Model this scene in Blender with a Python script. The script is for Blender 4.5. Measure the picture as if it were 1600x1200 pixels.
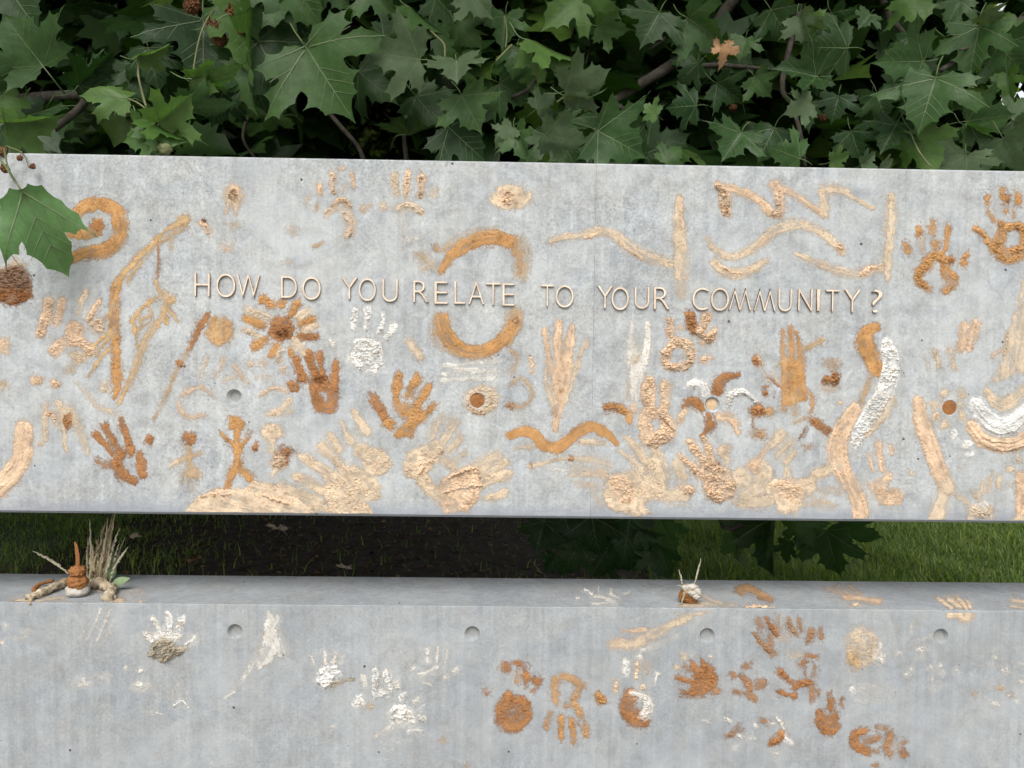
import bpy, bmesh, random
import numpy as np
from math import sin, cos, tan, pi, radians, sqrt, atan2
from mathutils import Vector, Matrix, noise as mnoise
from mathutils.geometry import delaunay_2d_cdt

for o in list(bpy.data.objects):
    bpy.data.objects.remove(o)
scene = bpy.context.scene
C = scene.collection
rnd = random.Random(7)

# ------------------------------------------------------------------ camera
PITCH, YAW, ROLL = 0.03162304, 0.01646978, 0.01372426
CAM = np.array([0.0, -1.8, 1.55])
FPX = 1200.0
_F = np.array([sin(YAW) * cos(PITCH), cos(YAW) * cos(PITCH), -sin(PITCH)])
_R0 = np.array([cos(YAW), -sin(YAW), 0.0])
_U0 = np.cross(_R0, _F)
_R = cos(ROLL) * _R0 + sin(ROLL) * _U0
_U = cos(ROLL) * _U0 - sin(ROLL) * _R0
cam_d = bpy.data.cameras.new('camera')
cam = bpy.data.objects.new('camera', cam_d)
C.objects.link(cam)
cam_d.sensor_width = 36
cam_d.lens = 36 * FPX / 1600
cam_d.clip_start = 0.05
cam_d.clip_end = 2000
cam.matrix_world = Matrix(((_R[0], _U[0], -_F[0], CAM[0]), (_R[1], _U[1], -_F[1], CAM[1]),
                           (_R[2], _U[2], -_F[2], CAM[2]), (0, 0, 0, 1)))
scene.camera = cam

# ------------------------------------------------------------------ sky, sun, exposure
SUN_EL, SUN_AZ = radians(50), radians(190)          # azimuth clockwise from +Y: behind the viewer, a little to the left
world = bpy.data.worlds.new('World')
scene.world = world
world.use_nodes = True
wn = world.node_tree
wn.nodes.clear()
sky = wn.nodes.new('ShaderNodeTexSky')
sky.sky_type = 'NISHITA'
sky.sun_disc = False
sky.sun_elevation = SUN_EL
sky.sun_rotation = SUN_AZ
sky.air_density = 1.0
sky.dust_density = 3.0
sky.ozone_density = 1.0
hs = wn.nodes.new('ShaderNodeHueSaturation')
hs.inputs['Saturation'].default_value = 0.22
bg = wn.nodes.new('ShaderNodeBackground')
bg.inputs['Strength'].default_value = 0.15
wo = wn.nodes.new('ShaderNodeOutputWorld')
wn.links.new(sky.outputs[0], hs.inputs['Color'])
wn.links.new(hs.outputs[0], bg.inputs['Color'])
wn.links.new(bg.outputs[0], wo.inputs['Surface'])
sd = bpy.data.lights.new('sun', 'SUN')
sd.energy = 1.1
sd.angle = radians(26)
sd.color = (1.0, 0.97, 0.92)
sun = bpy.data.objects.new('sun', sd)
C.objects.link(sun)
_sdir = Vector((sin(SUN_AZ) * cos(SUN_EL), cos(SUN_AZ) * cos(SUN_EL), sin(SUN_EL)))
sun.rotation_euler = _sdir.to_track_quat('Z', 'Y').to_euler()
sun.location = (-3, -6, 9)
scene.view_settings.view_transform = 'Standard'
scene.view_settings.look = 'None'
scene.view_settings.exposure = 0.80
scene.view_settings.gamma = 1.0
scene.view_settings.use_curve_mapping = False
scene.cycles.transparent_max_bounces = 16
scene.cycles.max_bounces = 6

# ------------------------------------------------------------------ helpers
ZTOP, ZBOT, ZLEDGE, THICK = 2.010, 1.1768, 0.9656, 0.24


def ray(px, py):
    px = np.asarray(px, float)
    py = np.asarray(py, float)
    return _F + (px[..., None] - 800) / FPX * _R - (py[..., None] - 600) / FPX * _U


def at(px, py, y=0.0):
    d = ray(px, py)
    t = (y - CAM[1]) / d[..., 1]
    return CAM + d * t[..., None]


def on_ledge(px, py, z=ZLEDGE):
    d = ray(px, py)
    t = (z - CAM[2]) / d[..., 2]
    return CAM + d * t[..., None]


def tag(o, label=None, cat=None, group=None, kind=None):
    if label: o['label'] = label
    if cat: o['category'] = cat
    if group: o['group'] = group
    if kind: o['kind'] = kind
    return o


def empty(name, loc):
    o = bpy.data.objects.new(name, None)
    o.empty_display_size = 0.05
    o.location = loc
    C.objects.link(o)
    return o


def link(name, me, mat=None, parent=None, loc=(0, 0, 0)):
    o = bpy.data.objects.new(name, me)
    C.objects.link(o)
    if mat is not None:
        me.materials.append(mat)
    o.location = loc
    if parent is not None:
        o.parent = parent
    return o


def mesh_from(name, V, Fc, smooth=False):
    me = bpy.data.meshes.new(name)
    me.from_pydata([tuple(v) for v in V], [], [tuple(f) for f in Fc])
    if smooth:
        me.polygons.foreach_set('use_smooth', [True] * len(me.polygons))
    me.update()
    return me


def mesh_np(name, V, F, smooth=True):
    """V (n,3), F (m,k) numpy, k constant"""
    me = bpy.data.meshes.new(name)
    n, m, k = len(V), len(F), F.shape[1]
    me.vertices.add(n)
    me.vertices.foreach_set('co', np.ascontiguousarray(V, np.float32).ravel())
    me.loops.add(m * k)
    me.loops.foreach_set('vertex_index', np.ascontiguousarray(F, np.int32).ravel())
    me.polygons.add(m)
    me.polygons.foreach_set('loop_start', np.arange(0, m * k, k, dtype=np.int32))
    me.polygons.foreach_set('loop_total', np.full(m, k, np.int32))
    if smooth:
        me.polygons.foreach_set('use_smooth', np.ones(m, bool))
    me.update(calc_edges=True)
    me.validate()
    return me


def tube(pts, rad, n=7, cap=True):
    """verts, faces of a tapered tube along pts"""
    P = [Vector(p) for p in pts]
    V, Fc = [], []
    up = Vector((0.31, 0.17, 0.93)).normalized()
    for i, p in enumerate(P):
        t = (P[min(i + 1, len(P) - 1)] - P[max(i - 1, 0)]).normalized()
        a = t.cross(up)
        if a.length < 0.05:
            a = t.cross(Vector((1, 0, 0)))
        a.normalize()
        b = t.cross(a)
        r = rad[i] if hasattr(rad, '__len__') else rad
        for k in range(n):
            w = 2 * pi * k / n
            V.append(p + a * (r * cos(w)) + b * (r * sin(w)))
    for i in range(len(P) - 1):
        for k in range(n):
            Fc.append((i * n + k, i * n + (k + 1) % n, (i + 1) * n + (k + 1) % n, (i + 1) * n + k))
    if cap:
        Fc.append(tuple(range(n))[::-1])
        Fc.append(tuple((len(P) - 1) * n + k for k in range(n)))
    return V, Fc


def curve_pts(pts, n):
    """Catmull-Rom through pts (any dimension) -> n samples"""
    P = np.array(pts, float)
    if len(P) == 2:
        t = np.linspace(0, 1, n)[:, None]
        return P[0] * (1 - t) + P[1] * t
    Q = np.vstack([2 * P[0] - P[1], P, 2 * P[-1] - P[-2]])
    u = np.linspace(0, len(P) - 1 - 1e-6, n)
    i = u.astype(int)
    t = (u - i)[:, None]
    p0, p1, p2, p3 = Q[i], Q[i + 1], Q[i + 2], Q[i + 3]
    return 0.5 * (2 * p1 + (p2 - p0) * t + (2 * p0 - 5 * p1 + 4 * p2 - p3) * t * t + (3 * p1 - p0 - 3 * p2 + p3) * t ** 3)


def vnoise(x, y, seed=0):
    xi = np.floor(x).astype(np.int64)
    yi = np.floor(y).astype(np.int64)
    xf, yf = x - xi, y - yi
    xf = xf * xf * (3 - 2 * xf)
    yf = yf * yf * (3 - 2 * yf)

    def h(a, b):
        n = (a * 374761393 + b * 668265263 + seed * 974711) & 0x7fffffff
        n = ((n ^ (n >> 13)) * 1274126177) & 0x7fffffff
        n = n ^ (n >> 16)
        return (n & 0xffff) / 65535.0
    return (h(xi, yi) * (1 - xf) + h(xi + 1, yi) * xf) * (1 - yf) + (h(xi, yi + 1) * (1 - xf) + h(xi + 1, yi + 1) * xf) * yf


def fbm(x, y, seed=0, o=3):
    s, a, t = 0, 0.5, 0
    for k in range(o):
        s = s + a * vnoise(x * 2 ** k + 17.3 * k, y * 2 ** k + 5.1 * k, seed + k * 31)
        t += a
        a *= 0.55
    return s / t


def sst(a, b, x):
    t = np.clip((x - a) / (b - a), 0, 1)
    return t * t * (3 - 2 * t)


# ------------------------------------------------------------------ materials
def new_mat(name):
    m = bpy.data.materials.new(name)
    m.use_nodes = True
    nt = m.node_tree
    b = nt.nodes['Principled BSDF']
    return m, nt, b


def N(nt, typ, **kw):
    n = nt.nodes.new(typ)
    for k, v in kw.items():
        if k in n.inputs.keys():
            n.inputs[k].default_value = v
        else:
            setattr(n, k, v)
    return n


def ramp(nt, src, stops):
    r = nt.nodes.new('ShaderNodeValToRGB')
    els = r.color_ramp.elements
    while len(els) < len(stops):
        els.new(0.5)
    for e, (p, c) in zip(els, stops):
        e.position = p
        e.color = (c, c, c, 1) if not hasattr(c, '__len__') else (*c, 1)
    nt.links.new(src, r.inputs[0])
    return r.outputs[0]


def mixc(nt, fac, a, b, mode='MIX'):
    m = nt.nodes.new('ShaderNodeMix')
    m.data_type = 'RGBA'
    m.blend_type = mode
    for s, v in ((m.inputs[0], fac), (m.inputs[6], a), (m.inputs[7], b)):
        if hasattr(v, 'is_linked') or hasattr(v, 'links'):
            nt.links.new(v, s)
        elif hasattr(v, '__len__'):
            s.default_value = (*v, 1)
        else:
            s.default_value = v
    return m.outputs[2]


def concrete_mat(name, tint=(1, 1, 1), stain=True):
    m, nt, b = new_mat(name)
    L = nt.links.new
    geo = N(nt, 'ShaderNodeNewGeometry')
    pos = geo.outputs['Position']
    def noise(scale, detail, rough=0.6, vec=pos, dist=0.0):
        n = N(nt, 'ShaderNodeTexNoise', Scale=scale, Detail=detail, Roughness=rough, Distortion=dist)
        L(vec, n.inputs['Vector'])
        return n.outputs[0]
    base = ramp(nt, noise(2.6, 6, 0.62), [(0.3, (0.308, 0.320, 0.323)), (0.7, (0.390, 0.401, 0.395))])
    # mottled cement skin
    mot = ramp(nt, noise(150, 6, 0.78, dist=0.4), [(0.30, 0.50 if stain else 0.66), (0.5, 1.0), (0.72, 1.42 if stain else 1.26)])
    soft = ramp(nt, noise(2.2, 5, 0.7, dist=1.2), [(0.36, 0.35), (0.66, 1.0)])
    base = mixc(nt, soft, base, mixc(nt, 1.0, base, mot, 'MULTIPLY'))
    mot2 = ramp(nt, noise(24, 6, 0.7, dist=0.6), [(0.32, 0.76 if stain else 0.85), (0.68, 1.24 if stain else 1.15)])
    base = mixc(nt, 1.0, base, mot2, 'MULTIPLY')
    hue = ramp(nt, noise(11, 5, 0.65, dist=0.8), [(0.35, (0.97, 0.99, 1.03)), (0.65, (1.02, 1.005, 0.98))])
    base = mixc(nt, 1.0, base, hue, 'MULTIPLY')
    # faint vertical formwork streaks
    mp = N(nt, 'ShaderNodeMapping')
    mp.inputs['Scale'].default_value = (70, 70, 2.2)
    L(pos, mp.inputs[0])
    st = ramp(nt, noise(1.0, 4, 0.6, mp.outputs[0]), [(0.32, 0.90), (0.68, 1.09)])
    base = mixc(nt, 1.0, base, st, 'MULTIPLY')
    # chalky bloom patches and darker weathering
    bl = ramp(nt, noise(5.0, 7, 0.68, dist=1.0), [(0.46, 0.0), (0.70, 0.50)])
    base = mixc(nt, bl, base, (0.47, 0.488, 0.49))
    dk = ramp(nt, noise(3.1, 6, 0.7, dist=0.8), [(0.54, 0.0), (0.72, 0.38)])
    base = mixc(nt, dk, base, (0.24, 0.255, 0.275))
    sep = N(nt, 'ShaderNodeSeparateXYZ')
    L(pos, sep.inputs[0])
    if stain:   # damp drip line along the lower edge of the slab
        mp2 = N(nt, 'ShaderNodeMapping')
        mp2.inputs['Scale'].default_value = (9, 9, 60)
        L(pos, mp2.inputs[0])
        nn = noise(1.0, 5, 0.6, mp2.outputs[0])
        ad = N(nt, 'ShaderNodeMath', operation='MULTIPLY_ADD')
        L(nn, ad.inputs[0]); ad.inputs[1].default_value = 0.06; L(sep.outputs[2], ad.inputs[2])
        mr = N(nt, 'ShaderNodeMapRange')
        L(ad.outputs[0], mr.inputs[0])
        mr.inputs[1].default_value = ZBOT + 0.035; mr.inputs[2].default_value = ZBOT + 0.07
        mr.inputs[3].default_value = 0.8; mr.inputs[4].default_value = 0.0
        base = mixc(nt, mr.outputs[0], base, (0.22, 0.235, 0.27))
        # a rubbed dark patch by the zigzag
        d = N(nt, 'ShaderNodeVectorMath', operation='DISTANCE')
        mp3 = N(nt, 'ShaderNodeMapping')
        mp3.inputs['Scale'].default_value = (0.35, 1, 1)
        L(pos, mp3.inputs[0]); L(mp3.outputs[0], d.inputs[0])
        q = at(1338, 302)
        d.inputs[1].default_value = (q[0] * 0.35, 0, q[2])
        w = N(nt, 'ShaderNodeMath', operation='MULTIPLY_ADD')
        L(noise(40, 4), w.inputs[0]); w.inputs[1].default_value = 0.03; L(d.outputs['Value'], w.inputs[2])
        f = ramp(nt, w.outputs[0], [(0.018, 0.6), (0.034, 0.0)])
        base = mixc(nt, f, base, (0.20, 0.215, 0.235))
    # bug-holes and grit: small specks, the shade inside the pits painted dark
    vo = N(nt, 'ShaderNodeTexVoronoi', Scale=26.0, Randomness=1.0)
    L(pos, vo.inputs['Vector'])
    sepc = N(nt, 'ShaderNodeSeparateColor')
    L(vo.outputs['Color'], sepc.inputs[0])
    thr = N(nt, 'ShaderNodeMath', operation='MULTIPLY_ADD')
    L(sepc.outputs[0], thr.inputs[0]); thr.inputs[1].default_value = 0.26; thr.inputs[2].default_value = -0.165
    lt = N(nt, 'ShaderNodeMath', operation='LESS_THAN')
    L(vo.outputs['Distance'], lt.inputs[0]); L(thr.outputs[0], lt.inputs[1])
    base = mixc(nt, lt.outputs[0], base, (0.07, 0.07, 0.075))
    base = mixc(nt, 1.0, base, tint, 'MULTIPLY')
    L(base, b.inputs['Base Color'])
    b.inputs['Roughness'].default_value = 0.72
    b.inputs['Specular IOR Level'].default_value = 0.35
    bm1 = N(nt, 'ShaderNodeBump', Strength=0.35, Distance=0.002)
    L(noise(160, 5, 0.7), bm1.inputs['Height'])
    bm2 = N(nt, 'ShaderNodeBump', Strength=0.8, Distance=0.003, invert=True)
    L(lt.outputs[0], bm2.inputs['Height']); L(bm1.outputs[0], bm2.inputs['Normal'])
    L(bm2.outputs[0], b.inputs['Normal'])
    return m


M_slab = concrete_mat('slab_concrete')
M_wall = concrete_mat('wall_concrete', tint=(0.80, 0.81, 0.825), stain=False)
M_plug, _nt, _b = new_mat('plug_mortar')
_n = N(_nt, 'ShaderNodeTexNoise', Scale=140.0, Detail=4.0)
_nt.links.new(ramp(_nt, _n.outputs[0], [(0.3, (0.20, 0.205, 0.20)), (0.7, (0.31, 0.315, 0.305))]), _b.inputs['Base Color'])
_b.inputs['Roughness'].default_value = 0.8

# clay: colour per vertex (pigment of the daub) with grain; thin coats let the concrete through
M_clay, nt, b = new_mat('clay_paint')
L = nt.links.new
ca = N(nt, 'ShaderNodeAttribute', attribute_name='clay_col')
cv = N(nt, 'ShaderNodeAttribute', attribute_name='cover')
geo = N(nt, 'ShaderNodeNewGeometry')
g1 = N(nt, 'ShaderNodeTexNoise', Scale=420.0, Detail=5.0, Roughness=0.75)
L(geo.outputs['Position'], g1.inputs['Vector'])
g2 = N(nt, 'ShaderNodeTexNoise', Scale=90.0, Detail=4.0, Roughness=0.6)
L(geo.outputs['Position'], g2.inputs['Vector'])
col = mixc(nt, 1.0, ca.outputs['Color'], ramp(nt, g1.outputs[0], [(0.3, 0.80), (0.7, 1.18)]), 'MULTIPLY')
col = mixc(nt, 1.0, col, ramp(nt, g2.outputs[0], [(0.3, 0.88), (0.7, 1.12)]), 'MULTIPLY')
L(col, b.inputs['Base Color'])
b.inputs['Roughness'].default_value = 0.85
b.inputs['Specular IOR Level'].default_value = 0.25
bp = N(nt, 'ShaderNodeBump', Strength=0.35, Distance=0.0012)
L(g1.outputs[0], bp.inputs['Height'])
L(bp.outputs[0], b.inputs['Normal'])
L(cv.outputs['Fac'], b.inputs['Alpha'])


def simple_mat(name, c0, c1, scale=30, rough=0.8, spec=0.3, bump=0.0, metal=0.0, bscale=None):
    m, nt, b = new_mat(name)
    tc = N(nt, 'ShaderNodeNewGeometry')
    n = N(nt, 'ShaderNodeTexNoise', Scale=float(scale), Detail=5.0, Roughness=0.65)
    nt.links.new(tc.outputs['Position'], n.inputs['Vector'])
    nt.links.new(ramp(nt, n.outputs[0], [(0.32, c0), (0.68, c1)]), b.inputs['Base Color'])
    b.inputs['Roughness'].default_value = rough
    b.inputs['Specular IOR Level'].default_value = spec
    b.inputs['Metallic'].default_value = metal
    if bump:
        bb = N(nt, 'ShaderNodeBump', Strength=0.6, Distance=bump)
        n2 = N(nt, 'ShaderNodeTexNoise', Scale=float(bscale or scale * 2), Detail=5.0, Roughness=0.7)
        nt.links.new(tc.outputs['Position'], n2.inputs['Vector'])
        nt.links.new(n2.outputs[0], bb.inputs['Height'])
        nt.links.new(bb.outputs[0], b.inputs['Normal'])
    return m


M_letter = simple_mat('bronze_letter', (0.52, 0.40, 0.30), (0.72, 0.63, 0.51), 45, 0.55, 0.4, 0.0006, 0.0, 300)
M_letterside = simple_mat('bronze_side', (0.18, 0.11, 0.08), (0.30, 0.20, 0.145), 60, 0.5, 0.4)
M_bark = simple_mat('bark', (0.035, 0.03, 0.024), (0.11, 0.095, 0.075), 22, 0.85, 0.2, 0.006)
M_twig = simple_mat('green_twig', (0.09, 0.11, 0.04), (0.17, 0.17, 0.075), 40, 0.6, 0.3)
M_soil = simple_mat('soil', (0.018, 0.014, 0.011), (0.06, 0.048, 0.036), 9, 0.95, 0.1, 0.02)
M_whiteclay = simple_mat('white_clay', (0.36, 0.33, 0.28), (0.53, 0.49, 0.43), 60, 0.85, 0.2, 0.003, 0, 160)
M_brownclay = simple_mat('brown_clay', (0.20, 0.085, 0.028), (0.33, 0.145, 0.048), 60, 0.8, 0.25, 0.003, 0, 160)
M_root = simple_mat('dried_root', (0.24, 0.185, 0.12), (0.56, 0.47, 0.34), 45, 0.85, 0.2, 0.004, 0, 110)
M_straw = simple_mat('dry_straw', (0.20, 0.155, 0.09), (0.44, 0.37, 0.245), 60, 0.8, 0.2)
M_strawpale = simple_mat('pale_straw', (0.30, 0.28, 0.18), (0.46, 0.43, 0.31), 60, 0.8, 0.2)
M_sage = simple_mat('sage_leaf', (0.14, 0.20, 0.10), (0.20, 0.27, 0.14), 40, 0.6, 0.3)
M_seed = simple_mat('seed_ball', (0.07, 0.032, 0.016), (0.20, 0.095, 0.045), 260, 0.9, 0.1, 0.004, 0, 400)
M_dryleaf = simple_mat('dry_leaf', (0.24, 0.13, 0.06), (0.42, 0.26, 0.14), 30, 0.8, 0.2)


def leaf_mat(name, dark, light, trans=0.3, rough=0.42, island=False, spec=0.2):
    m, nt, b = new_mat(name)
    L = nt.links.new
    if island:
        g = N(nt, 'ShaderNodeNewGeometry')
        r = g.outputs['Random Per Island']
    else:
        g = N(nt, 'ShaderNodeObjectInfo')
        r = g.outputs['Random']
    c = ramp(nt, r, [(0.0, dark), (0.8, light), (1.0, (light[0] * 1.9, light[1] * 1.6, light[2])) if island else (1.0, light)])  # on foliage the last stop paints in the look of backlit leaves
    tc = N(nt, 'ShaderNodeNewGeometry')
    n = N(nt, 'ShaderNodeTexNoise', Scale=38.0, Detail=4.0, Roughness=0.6)
    L(tc.outputs['Position'], n.inputs['Vector'])
    c = mixc(nt, 1.0, c, ramp(nt, n.outputs[0], [(0.3, 0.8), (0.7, 1.18)]), 'MULTIPLY')
    L(c, b.inputs['Base Color'])
    b.inputs['Roughness'].default_value = rough
    b.inputs['Specular IOR Level'].default_value = spec
    n3 = N(nt, 'ShaderNodeTexNoise', Scale=90.0, Detail=3.0)
    L(tc.outputs['Position'], n3.inputs['Vector'])
    bb = N(nt, 'ShaderNodeBump', Strength=0.35, Distance=0.003)
    L(n3.outputs[0], bb.inputs['Height'])
    L(bb.outputs[0], b.inputs['Normal'])
    t = N(nt, 'ShaderNodeBsdfTranslucent')
    tcol = mixc(nt, 1.0, c, (1.3, 1.6, 0.6), 'MULTIPLY')
    L(tcol, t.inputs['Color'])
    ms = N(nt, 'ShaderNodeMixShader')
    ms.inputs[0].default_value = trans
    L(b.outputs[0], ms.inputs[1]); L(t.outputs[0], ms.inputs[2])
    L(ms.outputs[0], nt.nodes['Material Output'].inputs['Surface'])
    return m


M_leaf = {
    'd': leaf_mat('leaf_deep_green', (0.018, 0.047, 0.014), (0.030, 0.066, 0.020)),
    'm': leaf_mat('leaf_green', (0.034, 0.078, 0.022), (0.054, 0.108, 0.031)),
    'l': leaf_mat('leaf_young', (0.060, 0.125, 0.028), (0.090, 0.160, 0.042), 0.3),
    'f': leaf_mat('leaf_light_green', (0.085, 0.165, 0.062), (0.095, 0.18, 0.07), 0.3),  # light green of the leaf hanging before the slab
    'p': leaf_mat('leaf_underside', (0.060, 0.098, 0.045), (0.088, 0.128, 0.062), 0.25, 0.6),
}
M_vein = simple_mat('leaf_vein', (0.07, 0.11, 0.04), (0.11, 0.15, 0.06), 30, 0.5)
M_foliage = leaf_mat('foliage_green', (0.014, 0.038, 0.010), (0.042, 0.088, 0.021), 0.3, 0.42, True)
M_farleaf = leaf_mat('far_foliage', (0.045, 0.085, 0.02), (0.11, 0.16, 0.035), 0.4, 0.5, True)
M_grassblade = leaf_mat('grass_blade', (0.075, 0.13, 0.028), (0.14, 0.19, 0.06), 0.4, 0.5, True)
M_litter = leaf_mat('leaf_litter', (0.03, 0.02, 0.012), (0.11, 0.075, 0.045), 0.1, 0.8, True)

M_ground, nt, b = new_mat('ground_turf')
g = N(nt, 'ShaderNodeNewGeometry')
n1 = N(nt, 'ShaderNodeTexNoise', Scale=0.9, Detail=6.0, Roughness=0.65)
n2 = N(nt, 'ShaderNodeTexNoise', Scale=18.0, Detail=6.0, Roughness=0.7)
nt.links.new(g.outputs['Position'], n1.inputs['Vector'])
nt.links.new(g.outputs['Position'], n2.inputs['Vector'])
c = mixc(nt, ramp(nt, n1.outputs[0], [(0.42, 0.0), (0.58, 1.0)]), (0.035, 0.05, 0.014), (0.05, 0.072, 0.02))
c = mixc(nt, 1.0, c, ramp(nt, n2.outputs[0], [(0.3, 0.6), (0.7, 1.4)]), 'MULTIPLY')
nt.links.new(c, b.inputs['Base Color'])
b.inputs['Roughness'].default_value = 0.95
bb = N(nt, 'ShaderNodeBump', Strength=0.8, Distance=0.03)
nt.links.new(n2.outputs[0], bb.inputs['Height'])
nt.links.new(bb.outputs[0], b.inputs['Normal'])
M_bounce = simple_mat('bounce_gravel', (0.22, 0.20, 0.17), (0.36, 0.33, 0.29), 60, 0.95, 0.2, 0.01)

# ------------------------------------------------------------------ ground
def sheet(name, x0, x1, y0, y1, z, mat):
    o = link(name, mesh_from(name, [(x0, y0, z), (x1, y0, z), (x1, y1, z), (x0, y1, z)], [(0, 1, 2, 3)]), mat)
    tag(o, kind='structure')
    return o


sheet('ground', -400, 400, -400, 400, 0.0, M_ground)
sheet('path', -14, 14, -4.5, -0.02, 0.004, M_bounce)  # unseen pale ground added in front to bounce light

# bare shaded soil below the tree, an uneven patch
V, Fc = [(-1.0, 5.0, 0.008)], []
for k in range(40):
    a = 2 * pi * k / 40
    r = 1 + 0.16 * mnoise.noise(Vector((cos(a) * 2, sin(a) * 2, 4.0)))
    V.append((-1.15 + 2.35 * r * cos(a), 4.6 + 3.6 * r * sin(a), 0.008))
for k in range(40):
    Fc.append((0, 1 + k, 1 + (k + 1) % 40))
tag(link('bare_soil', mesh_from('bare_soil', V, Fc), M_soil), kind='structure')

# ------------------------------------------------------------------ concrete slab and wall
HOLES_UP = [(366, 620), (746, 626), (1113, 632), (1484, 637)]
HOLES_LOW = [(367, 987), (738, 990), (1105, 993), (1470, 994)]
HR = 0.0182


def front_face(V, Fc, x0, x1, z0, z1, holes):
    """front face at y=0 with round openings"""
    def quad(a, b, c, d):
        i = len(V)
        V.extend([a, b, c, d])
        Fc.append((i, i + 1, i + 2, i + 3))
    def rect(xa, xb, za, zb):
        quad((xa, 0, za), (xb, 0, za), (xb, 0, zb), (xa, 0, zb))
    s = 0.035
    x = x0
    for hx, hz in sorted(holes):
        rect(x, hx - s, z0, z1)
        rect(hx - s, hx + s, z0, hz - s)
        rect(hx - s, hx + s, hz + s, z1)
        n = 40
        ci, sq = [], []
        for k in range(n):
            a = 2 * pi * k / n
            ca_, sa_ = cos(a), sin(a)
            m = max(abs(ca_), abs(sa_))
            ci.append((hx + HR * ca_, 0, hz + HR * sa_))
            sq.append((hx + s * ca_ / m, 0, hz + s * sa_ / m))
        i = len(V)
        V.extend(ci); V.extend(sq)
        for k in range(n):
            k2 = (k + 1) % n
            Fc.append((i + k, i + n + k, i + n + k2, i + k2))
        x = hx + s
    rect(x, x1, z0, z1)


def block(name, x0, x1, z0, z1, holes, mat, parent, ch_t=0.004, ch_b=0.006):
    V, Fc = [], []
    front_face(V, Fc, x0, x1, z0 + ch_b, z1 - ch_t, holes)
    # remaining profile: chamfers, bottom, back, top, swept along x
    prof = [(0, z1 - ch_t), (ch_t, z1), (THICK - 0.003, z1), (THICK, z1 - 0.003), (THICK, z0 + 0.003), (THICK - 0.003, z0), (ch_b, z0), (0, z0 + ch_b)]
    i = len(V)
    for xx in (x0, x1):
        V.extend([(xx, y, z) for y, z in prof])
    n = len(prof)
    for k in range(n - 1):
        Fc.append((i + k, i + n + k, i + n + k + 1, i + k + 1))
    Fc.append(tuple(i + k for k in range(n)))
    Fc.append(tuple(i + n + k for k in range(n))[::-1])
    return link(name, mesh_from(name, V, Fc), mat, parent)


def tie_hole(p, parent, mat):
    n = 40
    prof = [(HR, 0.0), (HR * 0.97, 0.0012), (HR * 0.70, 0.0075), (HR * 0.68, 0.012)]
    V, Fc = [], []
    for r, y in prof:
        V += [(r * cos(2 * pi * k / n), y, r * sin(2 * pi * k / n)) for k in range(n)]
    for j in range(len(prof) - 1):
        for k in range(n):
            k2 = (k + 1) % n
            Fc.append((j * n + k, j * n + k2, (j + 1) * n + k2, (j + 1) * n + k))
    o = link('tie_hole', mesh_from('tie_hole', V, Fc, True), mat, parent, p)
    V = [(HR * 0.70 * cos(2 * pi * k / n), 0.0095, HR * 0.70 * sin(2 * pi * k / n)) for k in range(n)]
    V += [(HR * 0.45 * cos(2 * pi * k / n), 0.0108, HR * 0.45 * sin(2 * pi * k / n)) for k in range(n)]
    Fc = [(k, (k + 1) % n, n + (k + 1) % n, n + k) for k in range(n)] + [tuple(range(n, 2 * n))]
    link('plug', mesh_from('plug', V, Fc), M_plug, o)
    return o


hu = [at(*h) for h in HOLES_UP]
hl = [at(*h) for h in HOLES_LOW]
PITCHX = (hu[3][0] - hu[0][0]) / 3
XJ = float(at(927, 540)[0])
slab = empty('concrete_slab', (0, 0, ZBOT))
tag(slab, 'upper pale grey concrete slab carrying the raised question, covered in clay paintings', 'concrete slab')
def rel(o, z):
    o.location = (0, 0, -z)
    return o
extra_u = [(hu[0][0] - PITCHX, 0, 1.455), (hu[3][0] + PITCHX, 0, 1.45)]
allu = [tuple(h) for h in hu] + extra_u
rel(block('panel', -6.5, XJ - 0.00022, ZBOT, ZTOP, [(h[0], h[2]) for h in allu if h[0] < XJ], M_slab, slab), ZBOT)  # left end stretched out of view to block light behind
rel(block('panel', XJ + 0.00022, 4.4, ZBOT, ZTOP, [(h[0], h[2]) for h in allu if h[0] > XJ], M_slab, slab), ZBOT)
for h in allu:
    tie_hole((h[0], 0, h[2] - ZBOT), slab, M_slab)
wall = empty('concrete_wall', (0, 0, 0))
tag(wall, 'lower grey concrete wall with a flat ledge on top, below the slot', 'concrete wall')
alll = [tuple(h) for h in hl] + [(hl[0][0] - PITCHX, 0, 0.901), (hl[3][0] + PITCHX, 0, 0.902)]
block('wall_body', -6.5, 4.4, -0.3, ZLEDGE, [(h[0], h[2]) for h in alll], M_wall, wall, 0.0012)  # extra length out of view, added to keep light off the ground behind
for h in alll:
    tie_hole((h[0], 0, h[2]), wall, M_wall)
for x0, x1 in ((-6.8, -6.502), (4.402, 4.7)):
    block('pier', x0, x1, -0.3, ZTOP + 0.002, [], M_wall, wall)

# ------------------------------------------------------------------ raised lettering
def letter_mesh(ch):
    cu = bpy.data.curves.new('letter', 'FONT')
    cu.body = 'W' if ch == 'M' else ch
    cu.size = 1.0
    cu.extrude = 0.045
    cu.bevel_depth = 0.014
    cu.bevel_resolution = 1
    cu.resolution_u = 8
    cu.offset = -0.029
    ob = bpy.data.objects.new('letter', cu)
    C.objects.link(ob)
    dg = bpy.context.evaluated_depsgraph_get()
    me = bpy.data.meshes.new_from_object(ob.evaluated_get(dg))
    bpy.data.objects.remove(ob)
    bpy.data.curves.remove(cu)
    V = np.array([v.co[:] for v in me.vertices])
    lo, hi = V.min(0), V.max(0)
    V = (V - (lo + hi) / 2) / (hi - lo)          # -0.5 .. 0.5
    return me, V


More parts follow.
